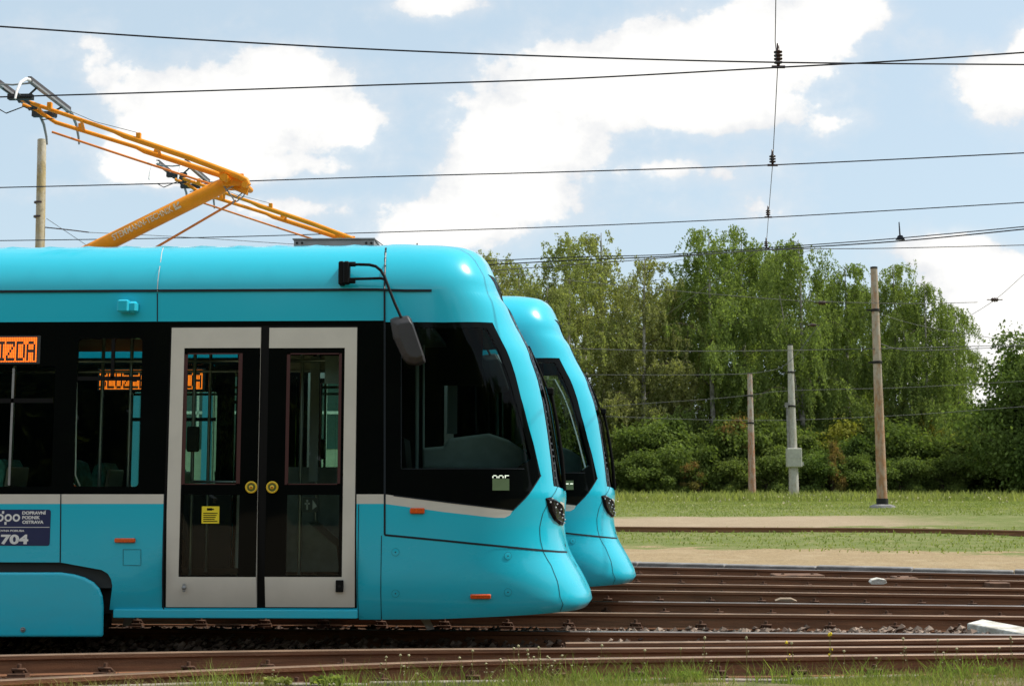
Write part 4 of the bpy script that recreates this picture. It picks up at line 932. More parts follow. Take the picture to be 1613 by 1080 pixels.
m.add([lgp(a,b) for a,b in ((0,0),(.066,0),(.066,.022),(0,.022))], [(0,1,2,3)]); m.add([lgp(a,b) for a,b in ((0,.026),(.02,.026),(.02,.07),(0,.07))], [(0,1,2,3)]); m.add([lgp(a,b) for a,b in ((.024,.026),(.066,.048),(.066,.07),(.05,.07))], [(0,1,2,3)]); m.build('arm_emblem', M_WLET, panto, False)

# second tram
T2off = Vector((.70, 3.24, 0))
tram2 = copy_tree(tram); tram2.location = ROOT + T2off
tag(tram2, 'cyan tram parked behind, only nose and pantograph showing past the first', 'tram', 'cyan trams parked side by side')
for c in children(tram2):
    if c.name.startswith('route_screen'):
        for d in children(c):
            m = MB()
            for x0 in (777,786,795): q = [onskin(a,b,.006)[0] for a,b in ((x0,761),(x0+6,761),(x0+6,759),(x0,759))]; m.add(q, [(0,1,2,3)])
            dd = m.build('route_digits', M_LCDW, c, False); bpy.data.objects.remove(d)

# ---------------------------------------------------------------- overhead wires
HW = CAMH + 3.78
def wire(name, pts, r, label, h=None, Y=None, mtl=M_STEEL, x_ext=0, cat='wire', grp='overhead wires'):
    q = [onZ(a, b, h) if h else onY(a, b, Y if not isinstance(Y, (list,tuple)) else Y[i]) for i, (a, b) in enumerate(pts)]
    # smooth with catmull-rom
    o = []
    for i in range(len(q)-1):
        p0 = q[max(i-1,0)]; p1 = q[i]; p2 = q[i+1]; p3 = q[min(i+2,len(q)-1)]
        for k in range(6): t = k/6; o.append(.5*((2*p1)+(p2-p0)*t+(2*p0-5*p1+4*p2-p3)*t*t+(3*p1-p0-3*p2+p3)*t**3))
    o.append(q[-1])
    if x_ext: o.insert(0, o[0] + (o[0]-o[1]).normalized()*x_ext); o.append(o[-1] + (o[-1]-o[-2]).normalized()*x_ext)
    m = MB(); m.tube(o, r, 6); ob = m.build(name, mtl); return tag(ob, label, cat, grp)
wire('contact_wire', [(0,42),(300,62),(600,78.5),(900,90),(1225,98.5),(1613,102)], .0072, 'topmost dark overhead wire, sloping down from upper left', h=HW, x_ext=14)
wire('contact_wire', [(0,153),(300,144),(600,134),(900,124),(1225,106.5),(1400,97),(1613,83)], .0072, 'overhead wire touching the front tram pantograph, rising to the right', h=HW-.04, x_ext=14)
wire('contact_wire', [(0,295.5),(300,288),(600,278.5),(900,270.5),(1216,260),(1613,241)], .0072, 'overhead wire touching the rear pantograph, third from the top', h=HW, x_ext=14)
wire('contact_wire', [(0,379),(300,374.5),(600,366),(900,356.5),(1210,342.5),(1613,319)], .0072, 'overhead wire grazing the front tram roofline, fourth from the top', h=HW, x_ext=16)
wire('contact_wire', [(700,414),(900,405),(1050,401),(1206,390.5),(1400,376.5),(1613,357)], .008, 'overhead wire just above the tree tops, upper of a close pair', h=HW, x_ext=16)
wire('contact_wire', [(700,421),(900,410),(1050,404),(1206,393.5),(1420,379.5),(1613,361)], .010, 'overhead wire just above the tree tops, lower of a close pair', h=HW-.03, x_ext=16)
wire('feeder_wire', [(760,427),(1000,410),(1206,394),(1400,391),(1613,386)], .007, 'thin grey wire parting from the close pair over the trees', h=HW-.1, x_ext=10, mtl=M_WIRET)
# cross span with insulators
sp = empty('span_wire', onZ(1225,100,HW)); tag(sp, 'thin cross span wire hung with brown insulators, running towards the viewer', 'span wire')
def spl(p): return p - Vector(sp.location)
S_ = [Vector((2.9,-6,HW+1.3)), onZ(1222,0,HW+.32), onZ(1221,66,HW+.24), onZ(1225,104,HW+.05), onZ(1217,258,HW+.04), onZ(1210.5,340,HW+.04), onZ(1207,386,HW+.04), onZ(1204,400,HW+.0)+Vector((0,14,.8))]
m = MB(); m.tube([spl(p) for p in S_], .0045, 5); m.build('cable', M_WIRET, sp)
def insul(p, s, n=4):
    m = MB(); pr = [(0,.0),(.012,0)]
    for k in range(n): z = .02+k*.032; pr += [(.018,z),(.038,z+.006),(.040,z+.016),(.020,z+.024)]
    pr += [(.014,.03+n*.032),(.010,.08+n*.032),(0,.085+n*.032)]
    m.lathe([(a*s,b*s) for a,b in pr], spl(p), 'z', 12); m.tube([spl(p)+Vector((-.06*s,0,-.01)), spl(p)+Vector((.06*s,0,-.01))], .014*s, 6); m.build('insulator', M_INSUL, sp)
insul(onZ(1226,104,HW), 1.0, 4); insul(onZ(1217,259,HW), 1.0, 3); insul(onZ(1210,341,HW), .85, 3); insul(onZ(1207,390,HW), .9, 3)
c = onZ(1418,377,HW); m = MB(); m.tube([c, c+Vector((-.01,0,.27))], [.014,.008], 6); m.prism([c+Vector((-.07,-.02,-.01)), c+Vector((.07,-.02,-.01)), c+Vector((.03,-.02,.06)), c+Vector((-.03,-.02,.06))], (0,.04,0)); tag(m.build('wire_clamp', M_STEEL), 'dark upright clamp standing on the wire pair above the trees', 'wire clamp')

# ---------------------------------------------------------------- poles
def polemat(z_r, base, rust, name):
    m = mat(name, base, .85, bump=.4, bs=12); t = NT(m.node_tree); b = t.n['Principled BSDF']; g = t.n.new('ShaderNodeTexCoord').outputs['Object']; s = t.n.new('ShaderNodeSeparateXYZ'); t.l.new(g, s.inputs[0])
    n = t.noise(t.comb(t.m('MULTIPLY', s.outputs[0], 3), t.m('MULTIPLY', s.outputs[1], 3), t.m('MULTIPLY', s.outputs[2], .9)), 2.2, 6, .65)
    low = t.m('SUBTRACT', 1, t.step(s.outputs[2], z_r-.25, z_r+.25)); f = t.m('ADD', t.m('MULTIPLY', low, .42), t.m('MULTIPLY', t.step(n, .42, .66), .85), clamp=True)
    c = t.mix(f, base, rust); c = t.mix(t.m('MULTIPLY', t.step(t.noise(g, 9, 5, .6), .5, .7), .35), c, (.10,.08,.06)); t.l.new(c, b.inputs['Base Color']); return m
def pole(Y, top, base, r0, r1, mt, label, extra=None, collar=True):
    b = onY(*base, Y); t = onY(*top, Y); r = empty('pole', b); tag(r, label, 'pole', 'overhead line poles'); b2 = Vector((0,0,0)); t2 = t-b; m = MB()
    n = 10; m.tube([b2 + (t2-b2)*k/n for k in range(n+1)], [r0+(r1-r0)*k/n for k in range(n+1)], 16); m.build('pole_shaft', mt, r)
    H_ = t2.z
    if collar:
        m = MB()
        for k in (.60,.82): p = t2*k; m.tube([p+Vector((0,0,-.05)), p+Vector((0,0,.05))], (r0+(r1-r0)*k)*1.18, 16); m.box((p.x-r0*1.7,p.y-.03,p.z-.03),(p.x-r0*.8,p.y+.03,p.z+.03))
        m.tube([t2+Vector((0,0,-.03)), t2+Vector((0,0,.04))], r1*1.08, 14); m.build('clamp_band', M_DARKMET, r)
    if extra: extra(r, b2, t2)
    return r
def base1(r, b, t): m = MB(); m.lathe([(.5,-.2),(.48,.04),(.3,.10),(.0,.10)], (0,0,0), 'z', 14); m.build('pole_footing', M_KERB, r); m = MB(); m.tube([(0,0,.06),(0,0,.32)], .225, 16); m.build('pole_base_band', M_DARKMET, r)
pole(51, (1376.5,422), (1390,798), .20,.13, polemat(4.6,(.40,.34,.27),(.34,.18,.09),'pole rust A'), 'tall slightly leaning pole, rusty lower half, tallest at right', base1)
def box2(r, b, t):
    m = MB(); m.box((-.42,-.45,1.85),(.42,.1,2.95), bev=.04); m.box((.42,-.3,1.95),(.54,-.05,2.15)); m.box((-.35,-.47,2.36),(.35,-.45,2.40)); m.build('switch_box', mat('box paint', (.42,.42,.36), .6, var=.15), r)
    m = MB(); m.tube([(-.32,-.2,2.9),(-.33,-.15,5.6)], .06, 8); m.box((-.45,-.3,5.3),(-.3,-.1,5.6)); m.build('conduit', M_KERB, r)
pole(78, (1244.5,543), (1251,786), .30,.15, polemat(.2,(.42,.41,.37),(.34,.30,.24),'pole grey'), 'grey concrete pole carrying a pale switch box', box2)
pole(83, (1181,588), (1185,784), .24,.15, polemat(4.0,(.40,.36,.31),(.36,.17,.09),'pole rust B'), 'shorter distant pole with rust red base, left of the boxed pole')
def arms3(r, b, t):
    m = MB(); 
    for dz in (-1.86,-1.52): m.tube([t+Vector((0,0,dz-.02)), t+Vector((0,0,dz+.02))], .125, 14)
    m.build('arm_clamp', M_INSUL, r)
pole(31, (66,220), (56,800), .13,.10, polemat(8.0,(.52,.47,.37),(.42,.33,.16),'pole cream'), 'cream weathered pole rising behind the front tram at left', arms3, False)
wire('pull_off_wire', [(70,358),(108,362),(140,366)], .014, 'thick stay rod leaving the cream pole above the tram', Y=31, cat='stay wire', mtl=M_INSUL)
wire('stay_wire', [(140,366),(300,374),(470,385),(700,398)], .007, 'thin grey stay wire running right from the cream pole', Y=31, mtl=M_WIRET)
wire('stay_wire', [(73,344),(100,362),(145,392)], .007, 'thin slack wire sloping down from the cream pole', Y=31, mtl=M_WIRET)
wire('stay_wire', [(775,428),(1000,452),(1206,470),(1300,475),(1430,478),(1540,476)], .012, 'pale wire drooping across the birch tops from left', Y=50, mtl=M_WIRET)
wire('stay_wire', [(880,548),(1100,553),(1380,549),(1613,543)], .014, 'pale level wire across the trees at mid pole height', Y=50.9, mtl=M_WIRET)
wire('stay_wire', [(900,590),(1120,590),(1205,585),(1245,568),(1290,512)], .014, 'pale wire curving up to the rust insulator before the trees', Y=60, mtl=M_WIRET)
wire('stay_wire', [(950,640),(1120,628),(1181,622),(1245,615),(1430,610),(1613,600)], .016, 'pale wire passing behind the boxed pole, lower middle', Y=79, mtl=M_WIRET)
wire('stay_wire', [(940,655),(1180,662),(1400,655),(1613,640)], .016, 'faint lowest wire before the bushes', Y=79, mtl=M_WIRET)
wire('stay_wire', [(1384,540),(1440,552),(1613,545)], .014, 'short pale wire leaving the leaning pole to the right', Y=51, mtl=M_WIRET)
wire('stay_wire', [(1530,496),(1570,470),(1613,432)], .010, 'thin diagonal wire climbing at the right edge before the cloud', Y=51, mtl=M_WIRET)
wire('stay_wire', [(1384,494),(1460,515),(1613,540)], .010, 'thin wire sagging right from the collar of the leaning pole', Y=51, mtl=M_WIRET)
for (a, b, Y_, l) in ((1281,512,60,'small rust insulator before the dark birch crown'),(1567,472,51,'small rust insulator against the white cloud at right'),(1295,477,50,'tiny rust insulator on the long pale wire')):
    c = onY(a, b, Y_); m = MB(); m.lathe([(0,-.14),(.05,-.14),(.09,-.08),(.05,-.04),(.10,.0),(.05,.04),(.09,.08),(.04,.13),(0,.14)], c, 'x', 12); m.tube([c+Vector((-.3,0,0)), c+Vector((.3,0,0))], .02, 6); tag(m.build('insulator', M_INSUL), l, 'insulator', 'small insulators before the trees')

# ---------------------------------------------------------------- trees
def leafquads(c, d, size, rng, asp=.55):
    """c centres, d hanging direction (unit) ; rhombic leaf clumps"""
    n = len(c); a = rng.normal(size=(n,3)); a -= (a*d).sum(1,keepdims=True)*d; a /= np.linalg.norm(a,axis=1,keepdims=True)+1e-9
    s = size[:,None]; w_ = s*asp; return np.stack([c - d*s*.5, c + a*w_*.5 + d*s*.05, c + d*s*.5, c - a*w_*.5 - d*s*.05], 1)
def birch_mesh(seed, H=20., R_=4.2, low=.18, nl=34, dens_=1.0, droop=1.0):
    rng = np.random.default_rng(seed); m = MB(); lean = rng.normal(size=2)*.35
    tr = [Vector((lean[0]*math.sin(t*2.2)*1.2, lean[1]*t*1.5, H*.97*t)) for t in np.linspace(0,1,12)]; m.tube(tr, [.23*(1-t)**.8+.025 for t in np.linspace(0,1,12)], 9)
    if rng.random() < .6:
        k = 3; p = tr[k]; d = Vector((rng.choice([-1,1])*.9, rng.normal()*.4, 4.2)); q = [p, p+d*.35+Vector((.1,0,0)), p+d*.8, p+d*1.6, p+d*2.3]; m.tube(q, [.14,.12,.10,.06,.03], 7)
    C_, D_, Sz = [], [], []; trn = np.array([tuple(v) for v in tr]); tt = np.linspace(0,1,12)
    for i in range(nl):
        h = low + (1-low)*(i+rng.random())/nl; h = min(h,.985); ang = rng.uniform(0,6.283); prof = math.sin(min(1,(1.03-h)/(1.03-low)*1.0)**.75*math.pi*.60+.12)
        ln = R_*prof*rng.uniform(.55,1.1); o = np.array([np.interp(h,tt,trn[:,k]) for k in range(3)]); d = np.array([math.cos(ang), math.sin(ang), rng.uniform(.45,1.0)])
        P_ = []; 
        for t in np.linspace(0,1,6): P_.append(o + np.array([d[0]*ln*t, d[1]*ln*t, ln*(d[2]*t - .55*t*t*droop)]))
        m.tube([tuple(p) for p in P_], [.06*(1-t)*(1.1-h)+.010 for t in np.linspace(0,1,6)], 5, 1, cap=False); P_ = np.array(P_)
        ns = int(16*dens_*(.4+ln/R_))
        for j in range(ns):
            t = rng.uniform(.22,1.02); b = np.array([np.interp(t, np.linspace(0,1,6), P_[:,k]) for k in range(3)]) + rng.normal(size=3)*[.45,.45,.25]; L_ = rng.uniform(.7,2.3)*droop*(.7+.5*(1-h))
            k = int(12+22*L_); u = np.sort(rng.random(k)); dr = rng.normal(size=2)*.28
            pts_ = b + np.stack([dr[0]*u*L_ + rng.normal(size=k)*.10, dr[1]*u*L_ + rng.normal(size=k)*.10, -u*L_], 1)
            C_.append(pts_); dd = np.stack([rng.normal(size=k)*.55, rng.normal(size=k)*.55, -np.ones(k)], 1); D_.append(dd/np.linalg.norm(dd,axis=1,keepdims=True)); Sz.append(rng.uniform(.12,.25,k))
    return m, leafquads(np.concatenate(C_), np.concatenate(D_), np.concatenate(Sz), rng, .62)
def bush_mesh(seed, H=6.5, R_=3.6, n=15000, nlobe=26):
    rng = np.random.default_rng(seed); m = MB(); lob = []
    for i in range(nlobe):
        a = rng.uniform(0,6.283); h = rng.uniform(.05,1)**.85; rr_ = R_*math.sqrt(max(.08,1-h**3*.85))*rng.uniform(.1,1.15); lob.append((math.cos(a)*rr_, math.sin(a)*rr_, H*(.03+.85*h*rng.uniform(.8,1.05)), rng.uniform(.45,1.15)*R_/3.6))
        m.tube([(0,0,0),(lob[-1][0]*.4,lob[-1][1]*.4,lob[-1][2]*.55),lob[-1][:3]], [.09,.06,.02], 5, cap=False)
    lb = np.array(lob); k = rng.integers(0, nlobe, n); v = rng.normal(size=(n,3)); v /= np.linalg.norm(v,axis=1,keepdims=True); rad_ = rng.uniform(.2,1.0,n)**.6*rng.choice([1,1,1,1.3,1.7],n)
    c = lb[k,:3] + v*rad_[:,None]*lb[k,3:4]*[1.15,1.15,.85]; c[:,2] = np.abs(c[:,2])+.05; d = v*[1,1,.3] + rng.normal(size=(n,3))*.6 + [0,0,-.7]; d /= np.linalg.norm(d,axis=1,keepdims=True)
    return m, leafquads(c, d, rng.uniform(.10,.40,n), rng, .6)
TR = {}
def proto(kind, key, mk, leaf, bark):
    mb, lq = mk; r = empty(kind); t = mb.build('trunk', [bark, M_BARK], r, False); c = quadmesh('crown', lq, leaf, r); TR[key] = [r, t, c, False]
proto('birch_tree','y0', birch_mesh(1,20,4.6,.20,36,1.0), L_BIRCHY, M_BIRCH); proto('birch_tree','y1', birch_mesh(2,20,4.0,.26,32,.85), L_BIRCHY, M_BIRCH)
proto('birch_tree','g0', birch_mesh(3,20,5.6,.10,46,1.35), L_BIRCHG, M_BIRCH); proto('birch_tree','g1', birch_mesh(4,20,5.0,.12,42,1.3,1.2), L_BIRCHG, M_BIRCH); proto('birch_tree','g2', birch_mesh(5,20,6.4,.16,46,1.3,1.45), L_BIRCHG, M_BIRCH)
proto('bush','b0', bush_mesh(6,6.5,3.8,26000,44), L_BUSH, M_BARK); proto('bush','b1', bush_mesh(7,6.5,3.4,24000,40), L_BUSH, M_BARK); proto('bush','b2', bush_mesh(8,6.5,3.8,22000,40), L_YEL, M_BARK); proto('bush','b3', bush_mesh(10,6.5,2.6,5200,12), L_RED, M_BARK)
proto('oak_tree','o0', bush_mesh(11,13,5.6,50000,90), L_BUSH, M_BARK)
def place(key, px, top, Y, label, cat, grp, wide=1.0, H0=20., rz=None, leaf=None, base=None):
    T = TR[key]; zg = float(terr(np.array((px-CX)/FPX*Y), np.array(float(Y)))); z1 = onY(px, top, Y).z; s = (z1-zg)/H0
    if not T[3]: r, ch = T[0], T[1:3]; T[3] = True
    else:
        r = T[0].copy(); COL.objects.link(r); ch = []
        for q in T[1:3]: c = q.copy(); COL.objects.link(c); c.parent = r; ch.append(c)
    r.location = ((px-CX)/FPX*Y*1.0, Y, zg-.05); r.scale = (s*wide, s*wide, s); r.rotation_euler = (0,0, random.uniform(0,6.28) if rz is None else rz); tag(r, label, cat, grp); return r
random.seed(21)
BT = [('y0',775,388,98,1.0,'olive birch nearest the front tram roof'),('y1',822,402,101,.9,'slim olive birch above the rear tram roof'),('y0',893,366,97,1.1,'tall olive birch right of the rear tram roof, peak above the wire'),('y1',950,352,100,1.05,'tallest olive birch, peak between rear tram and tree gap'),
 ('y1',1012,392,96,1.0,'olive birch with bare lower trunk left of the gap'),('y0',1058,436,99,.95,'low olive birch at the dip in the tree line'),('g1',1125,352,97,.95,'green birch just left of the cross span insulators'),('g0',1192,350,100,.85,'dense green birch beneath the lowest insulator'),
 ('g2',1262,362,96,.85,'broad green birch above the boxed pole'),('g1',1335,408,99,.9,'green birch immediately left of the leaning pole'),('g0',1396,412,97,.85,'green birch directly behind the leaning pole'),('g2',1455,432,95,.75,'drooping green birch right of the leaning pole'),
 ('g1',1508,470,97,.8,'rightmost birch with loose hanging twigs against the cloud'),('y1',860,440,92,.9,'shorter olive birch close behind the rear tram nose'),('y0',985,430,104,.9,'background olive birch in the thin part of the row'),('g1',1090,420,104,.9,'background birch behind the dip of the tree line'),('g0',1300,440,104,.9,'background green birch between boxed and leaning poles'),
 ('g0',1160,385,109,1.0,'rear birch filling the row behind the short rusty pole'),('g1',1230,392,110,1.1,'rear birch filling the row behind the boxed pole'),('g2',1370,440,109,.8,'rear birch filling the row behind the leaning pole'),('g1',1430,450,110,1.0,'rear birch filling the row under the drooping birch'),('y0',920,405,109,1.1,'rear olive birch filling the row past the rear tram nose'),('y0',1030,450,110,1.1,'rear olive birch low behind the dip'),('y0',835,425,109,1.0,'rear olive birch above the rear tram roof')]
for k, px_, tp, Y_, wd, l in BT: place(k, px_, tp, Y_, l, 'birch tree', 'birch trees beyond the meadow', wd)
for k, px_, tp, l in (('y1',700,425,'birch hidden mostly behind the front tram cab'),('y0',600,440,'birch seen only through the front tram doors'),('y1',470,440,'birch glimpsed through the saloon windows'),('g1',330,450,'green birch glimpsed through the door window'),('y0',180,450,'birch glimpsed through the left saloon window')): place(k, px_, tp, 99, l, 'birch tree', 'birch trees beyond the meadow')
BU = []
x = 700; i = 0
pos = ['beside the rear tram nose','left of the bare birch trunks','below the bare birch trunks','below the dip in the tree line','left of the short rusty pole','behind the short rusty pole','between rusty pole and boxed pole','behind the boxed pole','right of the boxed pole','left of the leaning pole','behind the leaning pole','right of the leaning pole','below the drooping birch','below the rightmost birch','left of the oak','below the oak at the right edge','at the far right edge']
spec = [('b0',930,700,92,1.0),('b1',985,665,93,1.1),('b0',1045,640,91,1.15),('b1',1105,668,92,1.15),('b0',1150,655,90,1.0),('b2',1178,640,95,1.0),('b0',1215,650,91,1.0),('b1',1262,640,94,1.1),('b2',1318,640,93,1.1),('b0',1352,668,90,1.0),('b1',1400,640,92,1.15),('b2',1430,632,95,1.0),('b0',1470,660,91,1.1),('b1',1518,668,91,1.15),('b0',1560,655,92,1.0),('b1',1600,650,90,1.1),('b0',1650,640,91,1.1)]
for (k, px_, tp, Y_, wd), ps_ in zip(spec, pos): place(k, px_, tp + random.uniform(-14,16), Y_, ('yellowish' if k == 'b2' else 'dark green') + ' bush ' + ps_, 'bush', 'bushes along the foot of the birches', wd, 7.2)
for px_, tp, Y_, ps_ in ((960,712,88,'low, by the rear tram nose'),(1080,717,88,'low, under the dip'),(1150,711,88,'low, just left of the rusty pole'),(1215,701,88,'low, left of the boxed pole'),(1290,699,88,'low, right of the boxed pole'),(1340,708,88,'low, before the reddish bush'),(1420,710,88,'low, right of the leaning pole'),(1490,704,88,'low, under the drooping birch'),(1570,706,88,'low, before the oak'),(1620,715,88,'low, at the right edge'),(1020,700,88,'low, below the bare trunks')):
    place('b1', px_, tp, Y_, 'small dark bush, '+ps_, 'bush', 'low bushes at the meadow edge', 1.25, 7.2)
place('b3', 1172, 628, 89.5, 'reddening shrub top beside the short rusty pole', 'bush', 'reddish shrubs', .7, 7.2); place('b3', 1308, 672, 87, 'small reddish sapling right of the boxed pole', 'bush', 'reddish shrubs', .5, 7.2); place('b3', 1098, 712, 87.2, 'little rusty brown shrub below the tree line dip', 'bush', 'reddish shrubs', .9, 7.2)
place('o0', 1640, 490, 84, 'broad dark oak cut by the right edge of the photo', 'oak tree', None, .95, 13)
for n_, (k, px_) in enumerate((('b0',850),('b1',780),('b0',700),('b1',610),('b0',520),('b1',430),('b0',340),('b1',250),('b0',160),('b1',60))): place(k, px_, 655, 93, 'dark bush hidden behind ' + ('the rear tram nose','the rear tram cab window','the front tram cab','the front tram mirror','the right door leaf','the left door leaf','the small camera housing','the second saloon window','the left saloon window','the navy operator sign')[n_], 'bush', 'bushes seen through the tram windows', 1.3, 7.2)
# far wood closing the view low behind the trees
def wood(name, n, fx, size, label, leaf):
    rng = np.random.default_rng(77); c = fx(rng, n); d = rng.normal(size=(n,3)); d /= np.linalg.norm(d,axis=1,keepdims=True); o = quadmesh(name, leafquads(c, d, rng.uniform(*size,n), rng, .8), leaf); tag(o, label, 'woodland', kind='stuff')
def wf(rng, n):
    x = rng.uniform(-75, 75, n); y = rng.uniform(108, 116, n); z = rng.uniform(0,1,n)**1.1*(6.5+1.6*np.sin(x*.35)+1.2*np.sin(x*.9+1)); return np.stack([x,y,z+.5],-1)
wood('distant_woodland', 42000, wf, (.35,.8), 'dark undergrowth mass closing the view behind the birch row', L_BUSH)
def wr(rng, n):
    x = rng.uniform(-60, 60, n); y = rng.uniform(-26, -18, n); z = rng.uniform(0,1,n)*(8.5+1.5*np.sin(x*.3)+1.2*np.sin(x*.8+1)); return np.stack([x,y,z],-1)
wood('woodland', 52000, wr, (.5,1.1), 'wood added on the viewer side, out of view, to darken the tram glass', L_BUSH)  # added behind the camera: blocks horizon sky from the glass and tram side

def wq(rng, n):
    y = rng.uniform(-24, 22, n); x = 34 + rng.uniform(0, 6, n) + y*.15; z = rng.uniform(0,1,n)*(7.5+1.5*np.sin(y*.3)+1.2*np.sin(y*.8+1)); return np.stack([x,y,z],-1)
wood('woodland', 42000, wq, (.5,1.1), 'wood added beyond the right edge, out of view, to darken reflections on the nose', L_BUSH)  # added off frame so the curved cab glass mirrors dark leaves, not sky
# depot hall glimpsed through the glass
dh = empty('depot_hall', (-14, 46, .4)); tag(dh, 'pale depot hall with blue columns, glimpsed through both trams windows', 'depot hall')
m = MB(); m.box((-16,0,-.3),(9,14,5.4)); m.build('wall', mat('hall wall', (.50,.52,.42), .8, var=.15), dh)
m = MB(); m.box((-16.3,-.3,5.4),(9.3,14.3,5.8)); m.build('roof', M_KERB, dh)
M_HG = mat('hall window', (.06,.10,.10), .1); M_HB = mat('blue column', (.05,.30,.50), .5); f0 = None
for k in range(10):
    m = MB(); m.box((-.1,-.02,2.2),(1.7,.03,4.8), 0)
    for q_ in (.0,.55,1.1,1.6): m.box((-.1+q_,-.05,2.2),(-.02+q_,-.02,4.8), 1)
    m.box((-.1,-.05,3.4),(1.7,-.02,3.5), 1)
    if f0 is None: f0 = o = m.build('window', [M_HG, M_WHITE], dh)
    else: o = f0.copy(); COL.objects.link(o); o.parent = dh
    o.location = (-15.5+k*2.45, 0, 0)
    m = MB(); m.box((-.15,-.3,-.3),(.15,-.06,5.3)); o = m.build('column', M_HB, dh); o.location = (-13.6+k*2.45, 0, 0)

# ---------------------------------------------------------------- grass and flowers
def blades(name, n, fx, hr, wr_, leaf, label, seed, bend=.5):
    rng = np.random.default_rng(seed); c = fx(rng, n); n = len(c); h = rng.uniform(*hr, n)*rng.uniform(.6,1.1,n); a = rng.uniform(0,6.283,n); wv = rng.uniform(*wr_, n)
    side = np.stack([np.cos(a), np.sin(a), np.zeros(n)],-1)*wv[:,None]; bd = np.stack([rng.normal(size=n), rng.normal(size=n), np.zeros(n)],-1)*(h*bend)[:,None]*.5; up_ = np.stack([np.zeros(n), np.zeros(n), h],-1)
    v = np.stack([c-side, c+side, c+bd+up_+side*.12, c+bd+up_-side*.12],1); mid = c+bd*.3+up_*.55
    v = np.concatenate([np.stack([c-side, c+side, mid+side*.8, mid-side*.8],1), np.stack([mid-side*.8, mid+side*.8, c+bd+up_+side*.1, c+bd+up_-side*.1],1)])
    o = quadmesh(name, v, leaf); tag(o, label, 'grass', kind='stuff')
def gz(x, y, k=0): return np.stack([x, y, terr(x, y)-.005], -1)
def fn(rng, n):
    x = rng.uniform(-4.2, 4.6, n); y = yv(x) - .04 - rng.uniform(0,1,n)**1.3*1.4; k = np.sin(x*3.1)+np.sin(x*7.7+y*3)*.8+np.sin(x*1.3+2)*.7 + rng.normal(size=n)*.6; keep = (k > -.2) & (rng.random(n) < np.clip((x+.9)/1.8,.04,1)); return gz(x[keep], y[keep])
blades('verge_grass', 30000, fn, (.025,.10), (.0018,.0038), L_GRASS, 'short green and yellow grass on the near verge', 5, .8)
def fd(rng, n):
    x = rng.uniform(-4.5, 4.6, n); y = yv(x) - .03 - rng.uniform(0,1,n)**1.2*1.2; keep = (np.sin(x*2.3+1)+np.sin(x*6.1)+rng.normal(size=n) > .1); return gz(x[keep], y[keep])
blades('dry_grass', 9000, fd, (.03,.14), (.0014,.003), M_STALK, 'straw coloured dead stems tangled in the near verge', 15, 1.4)
def fc(rng, n):
    cxs = np.array([-.55,.1,.55,1.15,1.25,1.9,2.5,3.1,3.3,3.75,.85,-1.1,-2.05,4.0]); k = rng.integers(0,len(cxs),n); x = cxs[k]+rng.normal(size=n)*.13; y = yv(x)-.12-np.abs(rng.normal(size=n))*.12; return gz(x,y)
blades('grass_tuft', 1700, fc, (.07,.22), (.0016,.0032), L_GRASS, 'taller grass tufts leaning over the near edging', 6, .9)
def fm(rng, n):
    x = rng.uniform(-2, 42, n); y = 20 + rng.uniform(0,1,n)**.8*68; e = y-yk(x); nn_ = np.sin(x*.7)+np.sin(y*.9+x*.3); keep = (np.abs(x) < y*.42) & (e > 4.6+.5*nn_) & ~((y > 34-.3*nn_) & (y < 41.6+.4*nn_) & (x < 15.5)); return gz(x[keep], y[keep])
blades('meadow_grass', 150000, fm, (.02,.085), (.008,.020), L_GRASSF, 'rough meadow grass between the dirt strips and the bushes', 7, .7)
def fb(rng, n):
    x = rng.uniform(-5, 42, n); y = rng.uniform(68, 90, n); keep = (np.abs(x) < y*.42); return gz(x[keep], y[keep])
blades('tall_grass', 16000, fb, (.25,.60), (.02,.04), L_GRASSF, 'taller pale grass along the foot of the bushes', 8, .5)
def ff_(rng, n):
    x = rng.uniform(0, 40, n); y = rng.uniform(45, 88, n); keep = (np.abs(x) < y*.42) & (np.sin(x*.5+y*.2)+rng.normal(size=n)*.6 > 0); q = gz(x[keep], y[keep]); q[:,2] += rng.uniform(.15,.4,len(q)); return q
rng = np.random.default_rng(4); c = ff_(rng, 2600); d = rng.normal(size=(len(c),3)); d /= np.linalg.norm(d,axis=1,keepdims=True); o = quadmesh('meadow_flowers', leafquads(c, d, rng.uniform(.04,.09,len(c)), rng, .9), M_FLOWER); tag(o, 'white flower heads scattered through the far meadow', 'flowers', kind='stuff')
# single flower stalks before the rails
def flower(seed, yellow=False):
    rg = random.Random(seed); m = MB(); b = rg.uniform(-.05,.05); hh = 1.0; pts_ = [(0,0,0),(b*.4,0,.35),(b,0.01,.7),(b*1.2,.02,1.0)]; m.tube(pts_, [.010,.009,.008,.006], 5, 0)
    for k in range(rg.randint(1,3)): z = rg.uniform(.45,.85); s = rg.choice([-1,1]); m.tube([(b*z,0,z),(b*z+s*.07,rg.uniform(-.03,.03),z+.13)], .005, 4, 0); m.lathe([(0,-.02),(.02,-.01),(.026,.02),(0,.035)], (b*z+s*.07,0,z+.14), 'z', 6, 1)
    tip = (b*1.2,.02,1.0); m.lathe([(0,-.03),(.03,-.02),(.052,.012),(.03,.045),(0,.055)], tip, 'z', 8, 1)
    for k in range(6): a = k*1.05; m.lathe([(0,-.012),(.018,0),(0,.014)], (tip[0]+math.cos(a)*.045, tip[1]+math.sin(a)*.045, tip[2]+rg.uniform(-.01,.04)), 'z', 5, 1)
    return m.build('wildflower', [M_STALK, M_FLOWY if yellow else M_FLOWER], None, False)
fp = [flower(k) for k in range(4)] + [flower(9, True)]
fused = [False]*5
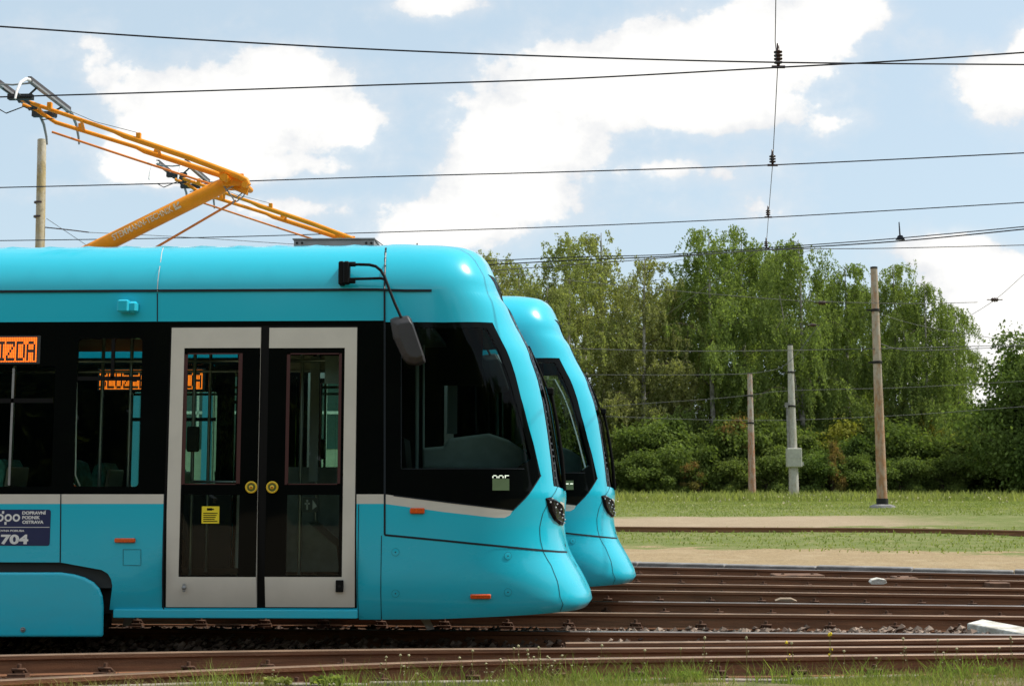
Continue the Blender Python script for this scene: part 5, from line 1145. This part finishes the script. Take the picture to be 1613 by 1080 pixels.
FL = [(610,1035),(632,1032),(646,1032),(636,1048),(655,1060),(728,1036),(745,1025),(765,1045),(790,1038),(806,1040),(810,1022),(820,1018),(828,1030),(835,1023),(842,1035),(851,1038),(835,1054),(845,1020),(858,1034),(868,1036),(873,1040),(884,1032),(902,1048),(922,1050),(918,1038),(943,1016),(1008,1024),(1107,1005),(1125,1040),(1175,1004),(1072,1022),(432,1055),(1310,1000),(1250,1012),(1303,998),(1420,1005),(1432,1020),(1470,1008),(1485,1028),(1570,1020),(1590,1005),(1245,1012),(1330,1026),(1510,1022),(1550,1032),(1380,1036),(777,1058),(870,1048),(600,1045)]
YF = ((1310,1000),(1303,998),(1245,1012)); FL = list(dict.fromkeys(FL))
def nth(n): return '%d%s' % (n, 'th' if 10 < n % 100 < 14 else {1:'st',2:'nd',3:'rd'}.get(n % 10, 'th'))
random.seed(8)
for i, (a, b) in enumerate(FL):
    yl_ = (a, b) in ((1310,1000),(1303,998),(1245,1012)); k = 4 if yl_ else i % 4
    X_ = (a-CX)/FPX*9.5; Y_ = float(yv(X_)) - random.uniform(.05,.3); base_z = float(terr(np.array(X_), np.array(Y_))); t = onY(a, b, Y_); h = max(.08, t.z-base_z)
    if fused[k]: o = fp[k].copy(); COL.objects.link(o)
    else: o = fp[k]; fused[k] = True
    o.location = (t.x, Y_, base_z); o.scale = (.19, .19, h); o.rotation_euler = (random.uniform(-.08,.08), random.uniform(-.12,.12), random.uniform(0,6.28))
    same = sorted(q for q in FL if (q in YF) == yl_); rk = same.index((a, b)) + 1
    tag(o, ('%s small yellow flower from the left, on a thin stalk before the rails' if yl_ else '%s pale dry flower head from the left, on a thin stalk before the nearest rail') % nth(rk), 'wildflower', 'yellow wildflowers on the verge' if k == 4 else 'pale wildflowers on the verge')
# leafy weeds at the lower left
def weed(px, py, n, r, label):
    rng = np.random.default_rng(int(px)); p = onZ(px, py, -.07); Y_ = min(p.y, float(yv(p.x))-.06); c = np.clip(rng.normal(size=(n,3)),-1.3,1.3)*[r,r*.6,r*.35] + [p.x, Y_, -.045]; c[:,2] = np.abs(c[:,2]+.05)-.045; d = rng.normal(size=(n,3))*[1,1,.35]; d /= np.linalg.norm(d,axis=1,keepdims=True)
    tag(quadmesh('weed', leafquads(c, d, rng.uniform(.035,.06,n), rng, .8), L_GRASS), label, 'weed', 'leafy weeds on the verge')
weed(520,1076,140,.08,'leafy weed at lower left, second from left'); weed(440,1079,90,.06,'leafy weed at lower left, leftmost'); weed(1080,1062,60,.05,'leafy weed between grass tufts near the middle'); weed(1090,1070,60,.05,'low leafy weed in front of the middle tuft'); weed(1560,1062,80,.06,'leafy weed near the right edge')
